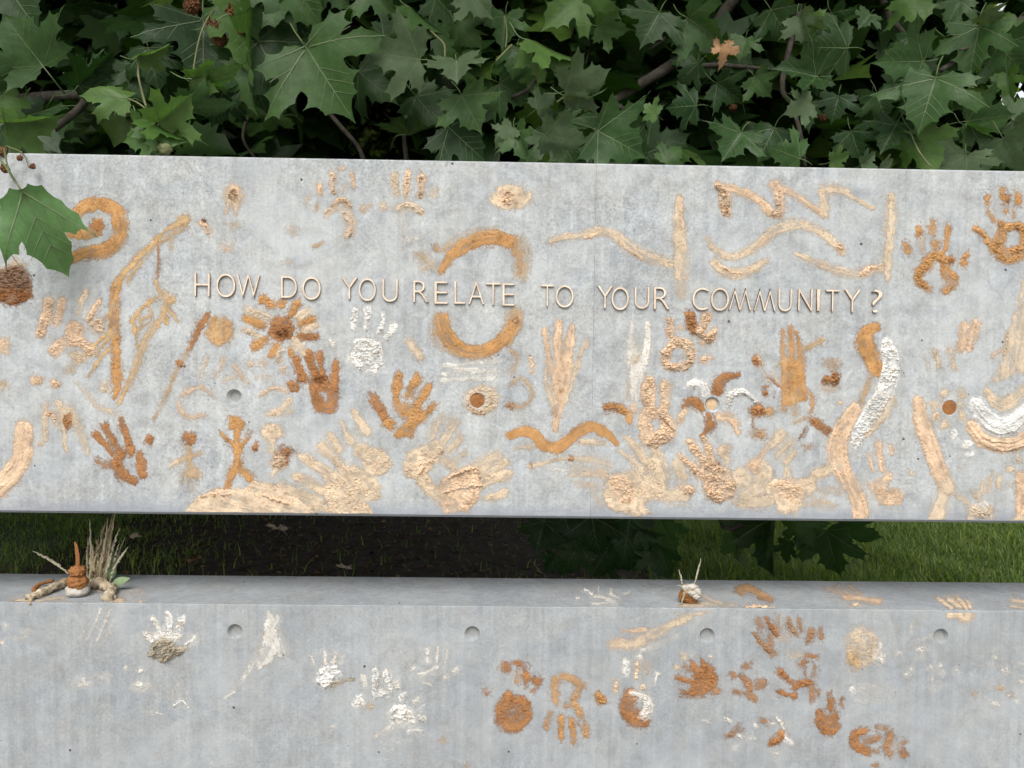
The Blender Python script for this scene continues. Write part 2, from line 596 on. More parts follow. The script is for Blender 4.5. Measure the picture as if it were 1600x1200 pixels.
LETTERS = [('H', 305, 329, 427, 463), ('O', 339, 369, 428, 465), ('W', 371, 407, 430, 466),
           ('D', 440, 465, 432, 466), ('O', 473, 502, 433, 469),
           ('Y', 534, 559, 434, 468), ('O', 561, 588, 435, 471), ('U', 598, 622, 436, 472),
           ('R', 646, 670, 439, 473), ('E', 679, 700, 440, 475), ('L', 710, 727, 440, 475), ('A', 732, 757, 441, 476), ('T', 759, 782, 442, 477), ('E', 785, 804, 443, 478),
           ('T', 845, 865, 445, 479), ('O', 868, 896, 446, 481),
           ('Y', 933, 957, 447, 482), ('O', 955, 982, 449, 485), ('U', 991, 1014, 449, 483), ('R', 1021, 1046, 449, 484),
           ('C', 1081, 1106, 450, 485), ('O', 1110, 1138, 450, 486), ('M', 1138, 1173, 450, 485), ('M', 1177, 1211, 451, 486), ('U', 1215, 1236, 452, 487),
           ('N', 1246, 1268, 452, 486), ('I', 1275, 1280, 452, 486), ('T', 1289, 1310, 453, 487), ('Y', 1318, 1343, 453, 488), ('?', 1360, 1377, 453, 489)]
p0 = at(840, 458)
inscription = empty('inscription', p0)
tag(inscription, 'raised bronze letters asking HOW DO YOU RELATE TO YOUR COMMUNITY ?', 'lettering')
LD = 0.0055
for ch, x0, x1, y0, y1 in LETTERS:
    me, V = letter_mesh(ch)
    a, bq = at(x0, (y0 + y1) / 2), at(x1, (y0 + y1) / 2)
    c0, c1 = at((x0 + x1) / 2, y1), at((x0 + x1) / 2, y0)
    cx, cz = (a[0] + bq[0]) / 2, (c0[2] + c1[2]) / 2
    w, h = bq[0] - a[0], c1[2] - c0[2]
    if ch == 'M':
        V = V * np.array([-1, -1, 1])
    P = np.stack([V[:, 0] * w, -LD / 2 - V[:, 2] * LD, V[:, 1] * h], 1)
    me.vertices.foreach_set('co', P.astype(np.float32).ravel())
    me.name = 'letter'
    me.update()
    me.materials.clear()
    me.materials.append(M_letter)
    me.materials.append(M_letterside)
    for pl in me.polygons:
        pl.material_index = 0 if pl.normal.y < -0.8 else 1
    o = link('letter', me, None, inscription, (cx - p0[0], -0.0002, cz - p0[2]))
    o['label'] = 'question mark' if ch == '?' else 'letter ' + ch

# ------------------------------------------------------------------ clay daubs: real relief on the concrete
PIG = {'O': (0.47, 0.255, 0.100), 'B': (0.345, 0.165, 0.066), 'T': (0.63, 0.455, 0.310), 'P': (0.64, 0.505, 0.360), 'W': (0.69, 0.68, 0.645),
       'D': (0.21, 0.125, 0.078), 'G': (0.37, 0.32, 0.24), 'Y': (0.52, 0.345, 0.170), 'N': (0.24, 0.10, 0.035)}


THIN = {}      # how patchy a pigment went on, set per stretch of wall


def S(col, w, pts, a=1.0, h=0.8, t='s', ed=0.45):
    """finger stroke: pts flat [x,y,x,y..] in the photo's pixels, w width or (w0,w1,..)"""
    a = a * THIN.get(col, 1.0)
    return ('S', col, w, np.array(pts, float).reshape(-1, 2), a, h, t, ed)


def E(col, x, y, rx, ry, rot=0, a=1.0, h=1.0, t='r', ed=0.4):
    a = a * THIN.get(col, 1.0)
    return ('E', col, (rx, ry, radians(rot)), np.array([[x, y]], float), a, h, t, ed)


def Pg(col, pts, a=1.0, h=0.8, t='r', ed=8.0, ang=None):
    a = a * THIN.get(col, 1.0)
    return ('P', col, ang, np.array(pts, float).reshape(-1, 2), a, h, t, ed)


_seed = [100]
_layer = [0]


def clay_mesh(prims, ledge=False, step=0.85):
    seed = _seed[0]
    _seed[0] += 13
    _layer[0] += 1
    base = 0.0003 + 0.000004 * (_layer[0] % 120)
    lo = np.array([1e9, 1e9]); hi = -lo
    for typ, col, w, P, a, h, t, ed in prims:
        pad = (np.max(w) / 2 if typ == 'S' else max(w[0], w[1]) if typ == 'E' else 0) + 7
        lo = np.minimum(lo, P.min(0) - pad); hi = np.maximum(hi, P.max(0) + pad)
    sy = step * (0.45 if ledge else 1.0)
    xs = np.arange(lo[0], hi[0], step)
    ys = np.arange(lo[1], hi[1], sy)
    X, Y = np.meshgrid(xs, ys)
    ay = 2.2 if ledge else 1.0                        # keep grain size real on the foreshortened ledge
    YY = Y * ay
    Xw = X + 5.0 * (fbm(X / 9, YY / 9, seed) - 0.5) + 2.6 * (vnoise(X / 2.6, YY / 2.6, seed + 2) - 0.5)
    Yw = Y + (5.0 * (fbm(X / 9, YY / 9, seed + 1) - 0.5) + 2.6 * (vnoise(X / 2.6, YY / 2.6, seed + 3) - 0.5)) / ay
    A = np.zeros_like(X); H = np.zeros_like(X); Cc = np.zeros(X.shape + (3,))
    grain = fbm(X / 3.2, YY / 3.2, seed + 5, 3)
    patch = fbm(X / 13, YY / 13, seed + 6, 3)
    for j, (typ, col, w, P, a, h, t, ed) in enumerate(prims):
        pad = (np.max(w) / 2 if typ == 'S' else max(w[0], w[1]) if typ == 'E' else 0) + 7
        l2, h2 = P.min(0) - pad, P.max(0) + pad
        sl = (slice(int(np.searchsorted(ys, l2[1])), int(np.searchsorted(ys, h2[1]))), slice(int(np.searchsorted(xs, l2[0])), int(np.searchsorted(xs, h2[0]))))
        x, y = Xw[sl], Yw[sl]
        if x.size == 0:
            continue
        sd = seed + 50 * (j + 1)
        if typ == 'S':
            L_ = np.linalg.norm(np.diff(P, axis=0), axis=1).sum()
            n = int(max(4, min(60, L_ / 4)))
            Q = curve_pts(P, n)
            ww = np.interp(np.linspace(0, 1, n), np.linspace(0, 1, len(np.atleast_1d(w))), np.atleast_1d(w)) / 2 if hasattr(w, '__len__') else np.full(n, w / 2.0)
            best = np.full(x.shape, -9.0); U_ = np.zeros(x.shape); Vv = np.zeros(x.shape)
            cum = 0.0
            for k in range(n - 1):
                p, d = Q[k], Q[k + 1] - Q[k]
                dl = max(np.hypot(*d), 1e-6)
                tt = ((x - p[0]) * d[0] + (y - p[1]) * d[1]) / dl ** 2
                tc = np.clip(tt, 0, 1)
                dx, dy = x - p[0] - tc * d[0], y - p[1] - tc * d[1]
                hw = ww[k] * (1 - tc) + ww[k + 1] * tc
                q = 1 - np.hypot(dx, dy) / np.maximum(hw, 0.6)
                sg = ((x - p[0]) * d[1] - (y - p[1]) * d[0]) / dl
                m = q > best
                best = np.where(m, q, best); U_ = np.where(m, cum + tc * dl, U_); Vv = np.where(m, sg, Vv)
                cum += dl
            q = best
            streak = vnoise(Vv / 1.9, U_ / 34, sd) * 0.65 + vnoise(Vv / 4.5, U_ / 50, sd + 1) * 0.35
        elif typ == 'E':
            rx, ry, ro = w
            dx, dy = x - P[0, 0], y - P[0, 1]
            u = (dx * cos(ro) + dy * sin(ro)) / rx
            v = (-dx * sin(ro) + dy * cos(ro)) / ry
            q = 1 - np.hypot(u, v)
            streak = fbm(X[sl] / 5, YY[sl] / 5, sd, 2)
        else:
            n = len(P)
            ins = np.zeros(x.shape, bool); dmin = np.full(x.shape, 1e9)
            for k in range(n):
                p, r = P[k], P[(k + 1) % n]
                d = r - p
                tt = np.clip(((x - p[0]) * d[0] + (y - p[1]) * d[1]) / max(d @ d, 1e-6), 0, 1)
                dmin = np.minimum(dmin, np.hypot(x - p[0] - tt * d[0], y - p[1] - tt * d[1]))
                cnd = (p[1] > y) != (r[1] > y)
                xx = p[0] + (y - p[1]) / (r[1] - p[1] + 1e-9) * (r[0] - p[0])
                ins ^= cnd & (x < xx)
            q = np.where(ins, dmin, -dmin) / ed
            if w is not None:
                ca_, sa_ = cos(radians(w)), sin(radians(w))
                u = x * ca_ + y * sa_; v = -x * sa_ + y * ca_
                streak = vnoise(v / 2.2, u / 34, sd) * 0.65 + vnoise(v / 5, u / 50, sd + 1) * 0.35
            else:
                streak = fbm(X[sl] / 6, YY[sl] / 6, sd, 3)
            ed_px = ed
        # distance inside the daub's outline in pixels, and how far the rim feathers
        if typ == 'S':
            hw_ = float(np.mean(ww))
        elif typ == 'E':
            hw_ = min(w[0], w[1])
        else:
            hw_ = ed_px
        dpx = q * hw_
        fea = min(max(hw_ * 0.75, 1.4), 5.0)
        c = np.clip(dpx / fea, -1.5, 1)
        k_ = (0.80 if t == 's' else 0.55) if a >= 0.93 else 1.05
        val = c * 0.60 + (a - 0.60) + (streak - 0.5) * k_ + (vnoise(X[sl] / 2.0, YY[sl] / 2.0, sd + 21) - 0.5) * 0.45 * (1 - np.clip(c, 0, 1)) + (patch[sl] - 0.5) * 0.6 * (1.3 - 0.6 * a) + (grain[sl] - 0.5) * 0.5
        core = sst(0.10, 0.55, val) * np.clip(0.30 + 0.70 * a + 0.25 * (patch[sl] - 0.5), 0, 1) * sst(-0.5, 0.3, c)
        core = core * (1 - 0.5 * sst(0.52, 0.26, 0.5 * streak + 0.5 * patch[sl]) * (0.55 if t in 'gf' else 1.0))
        halo = sst(-4.0, 2.5, dpx + (streak - 0.5) * 9 + (vnoise(X[sl] / 1.7, YY[sl] / 1.7, sd + 41) - 0.5) * 7) * (0.2 + 0.42 * a * a) * (0.4 if t == 'f' else 1.0)
        al = np.maximum(core, halo)
        # thickness: thin skin with sparse lumps, drag ridges and pushed-up rims
        ins_ = sst(0.0, 0.8, c)
        if t == 's':
            tex = 0.55 * streak ** 2 + 0.30 * np.exp(-((c - 0.45) / 0.25) ** 2) * sst(0.4, 0.6, patch[sl]) + 0.8 * sst(0.56, 0.75, patch[sl]) * grain[sl] ** 2
        elif t == 'g':      # finger-comb grooves
            tex = 0.95 * streak + 0.25 * grain[sl]
        elif t == 'f':      # flat smooth wash
            tex = 0.10 * streak + 0.05 * grain[sl]
        else:               # sticky pulled clay: sharp torn crests over a flat skin
            n1 = fbm(X[sl] / 6.0 + 0.8 * grain[sl], YY[sl] / 3.6, sd + 7, 3)
            rid = (1 - np.abs(2 * n1 - 1)) ** 6.0
            n2_ = fbm(X[sl] / 2.6, YY[sl] / 2.0, sd + 9, 2)
            gate = sst(0.40, 0.60, patch[sl] + 0.10 * np.clip(c, 0, 1) + 0.09 * (h - 1))
            tex = (1.15 * rid + 0.8 * sst(0.58, 0.80, n2_)) * gate + 0.06 * grain[sl]
        hm = (0.00020 + 0.0016 * (h * 0.85 if h < 1.5 else h * 1.2) * tex) * core * ins_ + 0.00006 * halo
        if h >= 2.2:
            hm = hm + 0.0011 * (h - 1.4) * core * sst(0.1, 1.0, np.clip(dpx / max(hw_ * 0.8, 1), -1, 1)) * (0.5 + grain[sl])
        pc = np.array(PIG[col])
        thick = np.clip(hm / 0.003, 0, 1)[..., None]
        tone = (0.90 + 0.26 * (fbm(X[sl] / 16, YY[sl] / 16, sd + 11, 2) - 0.5) * 2 + 0.10 * (streak - 0.5))[..., None]
        washed = np.array([0.50, 0.43, 0.33])
        pcv = pc * tone
        if t in 'rs':       # brown flecks, painted in for the shadowed cracks in the clay
            fl = sst(0.66, 0.82, vnoise(X[sl] / 2.3, YY[sl] / 1.8, sd + 31)) * sst(0.42, 0.58, patch[sl])
            pcv = pcv * (1 - fl[..., None] * np.array([0.30, 0.42, 0.52]))
        if a < 0.85:
            pcv = pcv * 0.8 + washed * 0.2 * (pc.mean() / washed.mean()) ** 0.4
        o_ = A[sl]
        wgt = (al / np.maximum(al + o_ * (1 - al), 1e-4))[..., None]
        Cc[sl] = Cc[sl] * (1 - wgt) + pcv * wgt
        A[sl] = np.maximum(o_, al)
        H[sl] = np.maximum(H[sl], hm)
    A[0, :] = A[-1, :] = 0; A[:, 0] = A[:, -1] = 0
    # slight crumble detail at grid scale
    H = H * (0.75 + 0.5 * vnoise(X / 1.2, YY / 1.2, seed + 8))
    if ledge:
        Pw = on_ledge(X, Y)
        Pw[..., 2] += base + H
        ok = (Pw[..., 1] > 0.001) & (Pw[..., 1] < THICK - 0.004)
        Pw[..., 1] = np.clip(Pw[..., 1], 0.0046, THICK - 0.005)
    else:
        Pw = at(X, Y)
        Pw[..., 1] -= base + H
        ok = ((Pw[..., 2] > ZBOT + 0.0065) & (Pw[..., 2] < ZTOP - 0.0045)) | (Pw[..., 2] < ZLEDGE - 0.0046)
        for hx, _, hz in hu + hl:
            ok &= np.hypot(Pw[..., 0] - hx, Pw[..., 2] - hz) > HR + 0.0005
    M = (A > 0.045)
    okq = ok[:-1, :-1] & ok[1:, :-1] & ok[:-1, 1:] & ok[1:, 1:]
    fq = (M[:-1, :-1] | M[1:, :-1] | M[:-1, 1:] | M[1:, 1:]) & okq
    idx = np.arange(X.size).reshape(X.shape)
    F = np.stack([idx[:-1, :-1][fq], idx[1:, :-1][fq], idx[1:, 1:][fq], idx[:-1, 1:][fq]], 1)
    if len(F) == 0:
        return None, None
    used, inv = np.unique(F, return_inverse=True)
    F = inv.reshape(F.shape)
    Vt = Pw.reshape(-1, 3)[used]
    Al = A.ravel()[used]; Co = Cc.reshape(-1, 3)[used]
    low = Co.sum(1) < 0.01
    if low.any():
        Co[low] = Co[~low].mean(0) if (~low).any() else PIG[prims[0][1]]
    ctr = Vt.mean(0)
    me = mesh_np('clay', Vt - ctr, F, True)
    at_c = me.attributes.new('clay_col', 'FLOAT_COLOR', 'POINT')
    at_c.data.foreach_set('color', np.hstack([Co, np.ones((len(Co), 1))]).astype(np.float32).ravel())
    at_a = me.attributes.new('cover', 'FLOAT', 'POINT')
    at_a.data.foreach_set('value', Al.astype(np.float32))
    me.materials.append(M_clay)
    return me, ctr


DABS = {'clay_scatter', 'clay_smudge', 'clay_dab', 'clay_dot', 'clay_crumbs', 'clay_speckle', 'clay_splat', 'clay_scratch', 'clay_fleck'}


def mark(name, label, cat, prims, group=None, ledge=False):
    if name in DABS and len(prims) > 1:
        return composite(name, label, cat, [('dab', [p]) for p in prims], group, ledge)
    me, c = clay_mesh(prims, ledge)
    me.name = name
    o = link(name, me, None, None, c)
    return tag(o, label, cat, group)


def composite(name, label, cat, parts, group=None, ledge=False):
    """parts: [(part name, prims, [part label])]"""
    built = []
    for p in parts:
        me, c = clay_mesh(p[1], ledge)
        if me is None:
            continue
        me.name = p[0]
        built.append((p, me, c))
    ctr = np.mean([c for _, _, c in built], axis=0)
    root = empty(name, ctr)
    tag(root, label, cat, group)
    for p, me, c in built:
        o = link(p[0], me, None, root, c - ctr)
        if len(p) > 2:
            o['label'] = p[2]
    return root


def hand(label, fingers, palm, group='clay handprints on the concrete', ledge=False, extra=()):
    return composite('handprint', label, 'handprint', [('finger_print', [q]) for f in fingers for q in ([f] if isinstance(f, tuple) else f)] + [('palm_print', palm)] + list(extra), group, ledge)

def hand_w(label, fingers, palm, **kw):
    """a hand whose fingers were dragged broad"""
    def wd(p):
        if p[0] == 'S':
            return (p[0], p[1], tuple(np.atleast_1d(p[2]) * 1.12)) + p[3:]
        if p[0] == 'P':
            m = p[3].mean(0)
            return p[:3] + (m + (p[3] - m) * 1.06,) + p[4:]
        return p
    return hand(label, [wd(f) if isinstance(f, tuple) else [wd(x) for x in f] for f in fingers], [wd(p) for p in palm], **kw)


# ---- upper slab, top row
THIN = {'Y': 0.86, 'P': 0.90}
mark('clay_spiral', 'ochre clay spiral curling out beside the big green leaf', 'spiral', [
    S('O', (14, 19, 21, 22, 21, 20, 17), [95, 413, 115, 402, 140, 395, 165, 391, 182, 375, 187, 350, 178, 328, 158, 319, 138, 321, 122, 332], 1, 0.7),
    S('O', 15, [112, 364, 134, 366, 152, 360, 153, 348], 1, 0.8), E('B', 152, 353, 11, 10, 0, 1, 1)])
mark('clay_clod', 'thick dark brown clod of clay smeared below the big green leaf', 'clay lump', [
    Pg('T', [0, 415, 25, 402, 48, 410, 42, 425, 20, 430, 0, 430], 0.45, 0.2, 'f'), E('D', 20, 446, 30, 30, 0, 1, 1.9), E('N', 22, 462, 27, 14, 0, 1, 1.5), E('D', 30, 435, 18, 16, 20, 1, 2.0)])
mark('clay_drawing', 'ochre line drawing of a bare branching tree, above the brown handprint with spread fingers', 'drawing', [
    S('Y', (9, 7, 8, 8, 7), [292, 343, 262, 360, 236, 383, 212, 408, 192, 430, 178, 446], 1.08, 0.9),
    S('Y', 5, [286, 356, 250, 378, 222, 408, 198, 440], 0.85, 0.6),
    S('O', (6, 6, 7, 12, 15, 6), [177, 444, 175, 470, 174, 505, 180, 550, 184, 590, 180, 620], 0.9, 0.8),
    S('O', (5, 6, 7, 8), [188, 440, 182, 465, 182, 520, 184, 560], 1.08, 0.9),
    E('Y', 287, 345, 10, 10, 0, 0.95, 0.6), S('Y', (12, 14, 8), [274, 357, 269, 372, 268, 388], 0.45, 0.3), S('B', 2.6, [246, 376, 247, 400, 246, 432], 0.8, 0.4),
    S('Y', (6, 8), [243, 438, 249, 452, 258, 464], 0.9, 1), E('Y', 265, 467, 12, 10, 0, 0.95, 0.8),
    S('Y', (8, 10, 10, 12, 8, 6), [260, 470, 250, 500, 234, 520, 222, 548, 212, 575, 200, 602, 187, 630], 0.9, 0.7),
    S('Y', 5, [206, 500, 211, 520, 214, 545], 1.05, 0.9), S('Y', 5, [206, 503, 214, 490, 230, 474, 246, 466], 1.0, 0.8), S('Y', 4, [232, 468, 236, 484, 237, 502], 0.95, 0.6), S('Y', 4, [216, 488, 221, 506], 0.95, 0.6),
    S('Y', 6, [262, 482, 270, 492, 277, 502], 0.95, 0.6), S('Y', 5, [258, 492, 260, 505], 1.0, 0.6),
    S('Y', (7, 5), [176, 518, 158, 530, 136, 552], 1.05, 1), S('Y', 6, [172, 545, 155, 562, 138, 588], 0.95, 0.6),
    S('Y', 4, [222, 498, 238, 492], 0.95, 0.6), S('Y', 4, [214, 516, 232, 506], 0.95, 0.6), S('Y', 5, [160, 500, 172, 486, 178, 470], 0.85, 0.6), S('Y', 5, [150, 556, 166, 532, 180, 520], 0.9, 0.7),
    S('P', (5, 7, 8, 10), [118, 596, 132, 612, 150, 632, 185, 648], 0.6, 0.7)])
hand('coarse pale peach handprint smudged beside the branching tree drawing', [
    S('T', 17, [76, 474, 71, 498, 65, 520], 0.95, 1.5, 'r'), S('T', 14, [97, 472, 94, 488, 88, 502], 0.85, 1.3, 'r'), S('P', 10, [134, 456, 128, 472, 122, 490], 0.75, 1, 'r'),
    S('T', 9, [154, 474, 146, 486, 138, 498], 0.9, 1.6, 'r')],
    [E('T', 116, 516, 14, 15, 0, 0.9, 1.2), S('T', 18, [84, 548, 100, 535, 128, 536, 140, 548], 0.85, 1.6, 'r'), E('T', 152, 510, 13, 13, 0, 0.75, 2.2), E('P', 122, 557, 14, 10, 0, 0.7, 1.4)])
mark('clay_smudge', 'faint peach smudge at the slab edge below the dark clod', 'clay mark', [E('T', 4, 541, 11, 14, 0, 0.75, 0.8), E('Y', 2, 602, 7, 8, 0, 0.6, 0.4)])
mark('clay_splat', 'small crumbly peach splat with dripping tail, above the word HOW', 'clay mark', [
    E('P', 366, 306, 18, 20, 0, 0.5, 0.5), E('T', 365, 304, 10, 15, 0, 0.95, 3), S('T', 5, [356, 312, 354, 332], 0.6, 0.6), S('T', 5, [367, 315, 368, 332], 0.8, 1)])
mark('clay_fleck', 'tiny clay fleck between tree drawing and crumbly splat', 'clay mark', [S('T', 7, [316, 348, 321, 355, 326, 364], 0.95, 1.6, 'r'), E('D', 318, 346, 4, 4, 0, 0.9, 1.6), E('Y', 365, 352, 12, 5, 0, 0.35, 0.2), E('T', 356, 386, 12, 9, 0, 0.4, 0.3)])
hand('faint crumbled pale handprint near the slab top, above the word YOU', [
    S('T', 6, [500, 290, 501, 304], 0.85, 1.4, 'r'), S('T', 7, [519, 272, 520, 285, 520, 302], 0.92, 1.8, 'r'), S('P', 7, [538, 290, 534, 300], 0.6, 0.8, 'r'), S('T', 6, [551, 272, 552, 290], 0.85, 1.4, 'r'), E('P', 480, 311, 6, 9, 20, 0.4, 0.3)],
    [S('T', 9, [510, 332, 522, 320, 536, 313, 545, 324], 0.88, 2, 'r'), S('P', 9, [518, 326, 534, 326], 0.7, 1.2, 'r'), S('T', 14, [540, 336, 548, 348, 545, 366], 0.82, 2, 'r'), E('Y', 494, 325, 5, 7, 20, 0.5, 0.3), E('T', 536, 263, 5, 4, 0, 0.6, 0.5)])
hand('cream handprint with three thick fingers near the slab top, above the words YOU RELATE', [
    S('P', 12, [616, 276, 617, 290, 620, 302], 0.8, 1.2, 'r'), S('T', 9, [637, 270, 636, 285, 635, 302], 0.9, 1.6, 'r'), S('T', (14, 12, 10), [657, 279, 658, 292, 656, 306], 0.95, 2, 'r'), E('P', 679, 302, 6, 10, 15, 0.8, 1.2), E('P', 600, 322, 7, 7, 0, 0.8, 1.2), E('T', 573, 326, 9, 5, -20, 0.8, 1.5)],
    [S('P', 13, [625, 325, 642, 321, 656, 330], 0.82, 1.8, 'r'), S('W', 16, [626, 345, 630, 358, 636, 375], 0.45, 0.6), E('W', 648, 373, 8, 5, 0, 0.5, 0.6)])
mark('clay_dot', 'faint ochre flecks under the crumbled pale handprint', 'clay mark', [S('Y', 6, [490, 386, 502, 380], 0.7, 0.6), E('P', 457, 361, 11, 8, 20, 0.45, 0.3), E('T', 450, 410, 7, 5, 0, 0.3, 0.2)])
mark('clay_patch', 'pale peach oval daub with a crumbly brown centre, above the ring', 'clay mark', [E('P', 799, 308, 34, 20, 0, 0.98, 0.5, 'f'), E('T', 793, 310, 14, 13, 0, 0.85, 1.8), E('B', 789, 304, 6, 5, 0, 0.8, 1.8), E('B', 806, 317, 4, 4, 0, 0.7, 1.6)])
composite('clay_ring', 'large broken ochre clay ring drawn around the word RELATE', 'ring', [
    ('arc', [S('O', (10, 14, 21, 22, 22, 20), [690, 424, 702, 404, 722, 386, 746, 374, 772, 371, 796, 377], 0.95, 0.7), S('Y', 12, [690, 390, 712, 376, 744, 364, 772, 361], 0.42, 0.3), S('Y', 16, [655, 398, 668, 408, 680, 418], 0.42, 0.5), S('O', 6, [678, 382, 682, 392], 0.7, 0.6), S('P', 10, [662, 422, 672, 414], 0.45, 0.6)]),
    ('arc', [S('Y', 24, [812, 380, 818, 400, 814, 428], 0.5, 0.5), S('O', 10, [804, 392, 810, 404, 812, 424], 0.75, 0.6)]),
    ('arc', [S('O', (20, 24, 23, 22, 22, 20), [690, 498, 694, 518, 712, 540, 738, 551, 764, 547, 786, 532], 0.97, 0.8), S('Y', 12, [680, 496, 680, 520, 694, 544, 722, 556], 0.5, 0.3)]),
    ('arc', [S('Y', 26, [804, 492, 803, 508, 792, 526], 0.85, 0.9), S('O', 16, [800, 500, 798, 515, 788, 530], 0.9, 1.0), E('B', 806, 500, 8, 8, 0, 0.8, 1.6)])])

petals = [('O', 421, 476, 411, 468, 15), ('O', 439, 476, 441, 473, 11), ('O', 455, 489, 465, 475, 13), ('P', 466, 497, 480, 487, 13), ('O', 470, 507, 489, 498, 10), ('P', 474, 516, 493, 508, 11), ('B', 470, 525, 494, 527, 12),
          ('P', 460, 533, 475, 550, 15), ('O', 453, 547, 455, 555, 9), ('W', 447, 545, 440, 546, 9), ('P', 438, 545, 436, 562, 9), ('O', 432, 541, 424, 554, 10), ('O', 414, 530, 398, 540, 12), ('P', 408, 525, 400, 523, 7), ('P', 400, 520, 383, 516, 9), ('O', 412, 508, 386, 499, 13), ('P', 418, 496, 388, 484, 13)]
composite('clay_flower', 'big daisy-like clay flower with ochre and cream petals below the word DO', 'flower', [
    ('flower_centre', [E('B', 440, 514, 20, 20, 0, 1, 1.4), E('N', 442, 518, 12, 11, 0, 1, 2.6)])] +
    [('petal', [S(c, w, [x0, y0, (x0 + x1) / 2, (y0 + y1) / 2, x1, y1], 0.95 if c in 'OB' else 0.85, 1.2 if c in 'OB' else 1.6, 's' if i % 2 else 'r', 0.35)]) for i, (c, x0, y0, x1, y1, w) in enumerate(petals)])
mark('clay_scatter', 'faint crumbs of peach clay under the big clay flower', 'clay mark', [E('T', 392, 570, 8, 7, 0, 0.6, 1), E('T', 411, 568, 7, 7, 0, 0.6, 1), E('T', 443, 578, 6, 7, 0, 0.6, 0.8), E('P', 412, 590, 10, 6, 0, 0.45, 0.6), S('T', 8, [366, 570, 372, 578, 380, 588], 0.5, 0.8, 'r'), S('T', 6, [348, 560, 344, 575, 335, 590], 0.6, 0.8, 'r'), S('P', 5, [324, 560, 318, 575, 312, 588], 0.5, 0.5), S('P', 8, [352, 594, 364, 588], 0.4, 0.4), S('P', 8, [376, 588, 388, 598], 0.45, 0.6)])
hand('bright white handprint below the first word YOU', [
    S('W', (10, 9), [554, 486, 554, 500, 553, 512], 0.97, 1.6, 'r'), S('W', (14, 11, 8), [574, 484, 575, 498, 572, 514], 0.95, 2, 'r'), S('W', 8, [598, 490, 598, 502, 592, 520], 0.97, 1.6, 'r'), S('W', 12, [615, 510, 610, 520, 604, 528], 0.9, 1.5, 'r'), E('W', 518, 535, 6, 6, 0, 0.7, 1)],
    [Pg('W', [552, 530, 575, 527, 597, 538, 600, 570, 588, 587, 560, 580, 541, 562, 550, 548], 0.9, 1.5, 'r', 8), S('W', 9, [555, 535, 572, 534, 584, 540], 0.95, 2.2, 'r')])
mark('clay_dab', 'short cream clay dab between white handprint and ring', 'clay mark', [S('P', 11, [640, 534, 648, 545, 656, 558], 0.85, 0.9)])

mark('clay_wave', 'pale peach wavy stroke above the word TO, running to a vertical bar', 'clay stroke', [S('P', (8, 12, 13, 14, 16, 17, 14), [860, 379, 884, 370, 912, 365, 940, 361, 968, 372, 995, 392, 1022, 404, 1048, 412], 0.82, 0.9), S('T', 5, [914, 372, 926, 368, 932, 364], 0.9, 2), S('T', 5, [970, 380, 985, 392, 1002, 404], 0.8, 2)])
mark('clay_bar', 'pale peach vertical bar above the second word YOUR', 'clay stroke', [S('P', (14, 20, 24, 24), [1061, 312, 1062, 345, 1064, 395, 1064, 430], 0.88, 0.7), S('T', 6, [1061, 309, 1064, 335, 1066, 355], 0.9, 2), S('P', 22, [1064, 425, 1066, 455], 0.4, 0.2)])
mark('clay_zigzag', 'peach clay zigzag line along the slab top', 'zigzag', [
    S('T', (12, 16, 18, 14), [1120, 290, 1130, 300, 1132, 315, 1134, 333], 0.95, 3, 'r'), S('T', (12, 11, 12, 12), [1122, 290, 1150, 296, 1180, 310, 1206, 334], 0.92, 1.2), S('T', (10, 16, 14), [1205, 332, 1218, 332, 1216, 305, 1210, 288], 0.92, 1.8, 'r'),
    S('T', (14, 12, 10, 12), [1210, 288, 1235, 301, 1262, 318, 1287, 335], 0.92, 1.2), S('P', 12, [1287, 334, 1288, 312, 1285, 297], 0.85, 0.8), S('P', (12, 13, 9, 6), [1284, 297, 1310, 297, 1340, 313, 1364, 326], 0.88, 1.0)])
mark('clay_wave', 'uppermost peach wave under the zigzag', 'clay stroke', [S('P', (7, 12, 14, 14, 16, 15, 14, 10), [1104, 371, 1122, 393, 1148, 401, 1176, 388, 1205, 364, 1240, 351, 1272, 356, 1296, 373, 1314, 394], 0.85, 0.8), S('T', 5, [1172, 394, 1190, 378, 1202, 366], 0.85, 2), E('T', 1312, 386, 7, 10, -20, 0.9, 2.2)], 'clay waves under the zigzag')
mark('clay_wave', 'short thick ridged peach wave at the zigzag drawing\'s lower corner, above COM', 'clay stroke', [S('P', (15, 17, 15, 9), [1117, 412, 1132, 424, 1156, 426, 1180, 418, 1198, 406], 0.92, 1.4), S('T', 5, [1118, 410, 1138, 424, 1160, 428], 0.9, 2.5)], 'clay waves under the zigzag')
mark('clay_wave', 'peach wave ending in a lump at a vertical bar, above UNITY', 'clay stroke', [S('P', (8, 14, 13, 12, 14), [1245, 398, 1276, 410, 1310, 423, 1345, 429, 1378, 419], 0.82, 0.9), S('T', 8, [1345, 428, 1362, 418, 1380, 416], 0.92, 2.4)], 'clay waves under the zigzag')
mark('clay_bar', 'peach vertical bar above the letter Y and question mark', 'clay stroke', [S('P', (13, 17, 15, 12, 8), [1392, 306, 1391, 345, 1389, 380, 1386, 412, 1386, 434], 0.92, 0.9)])
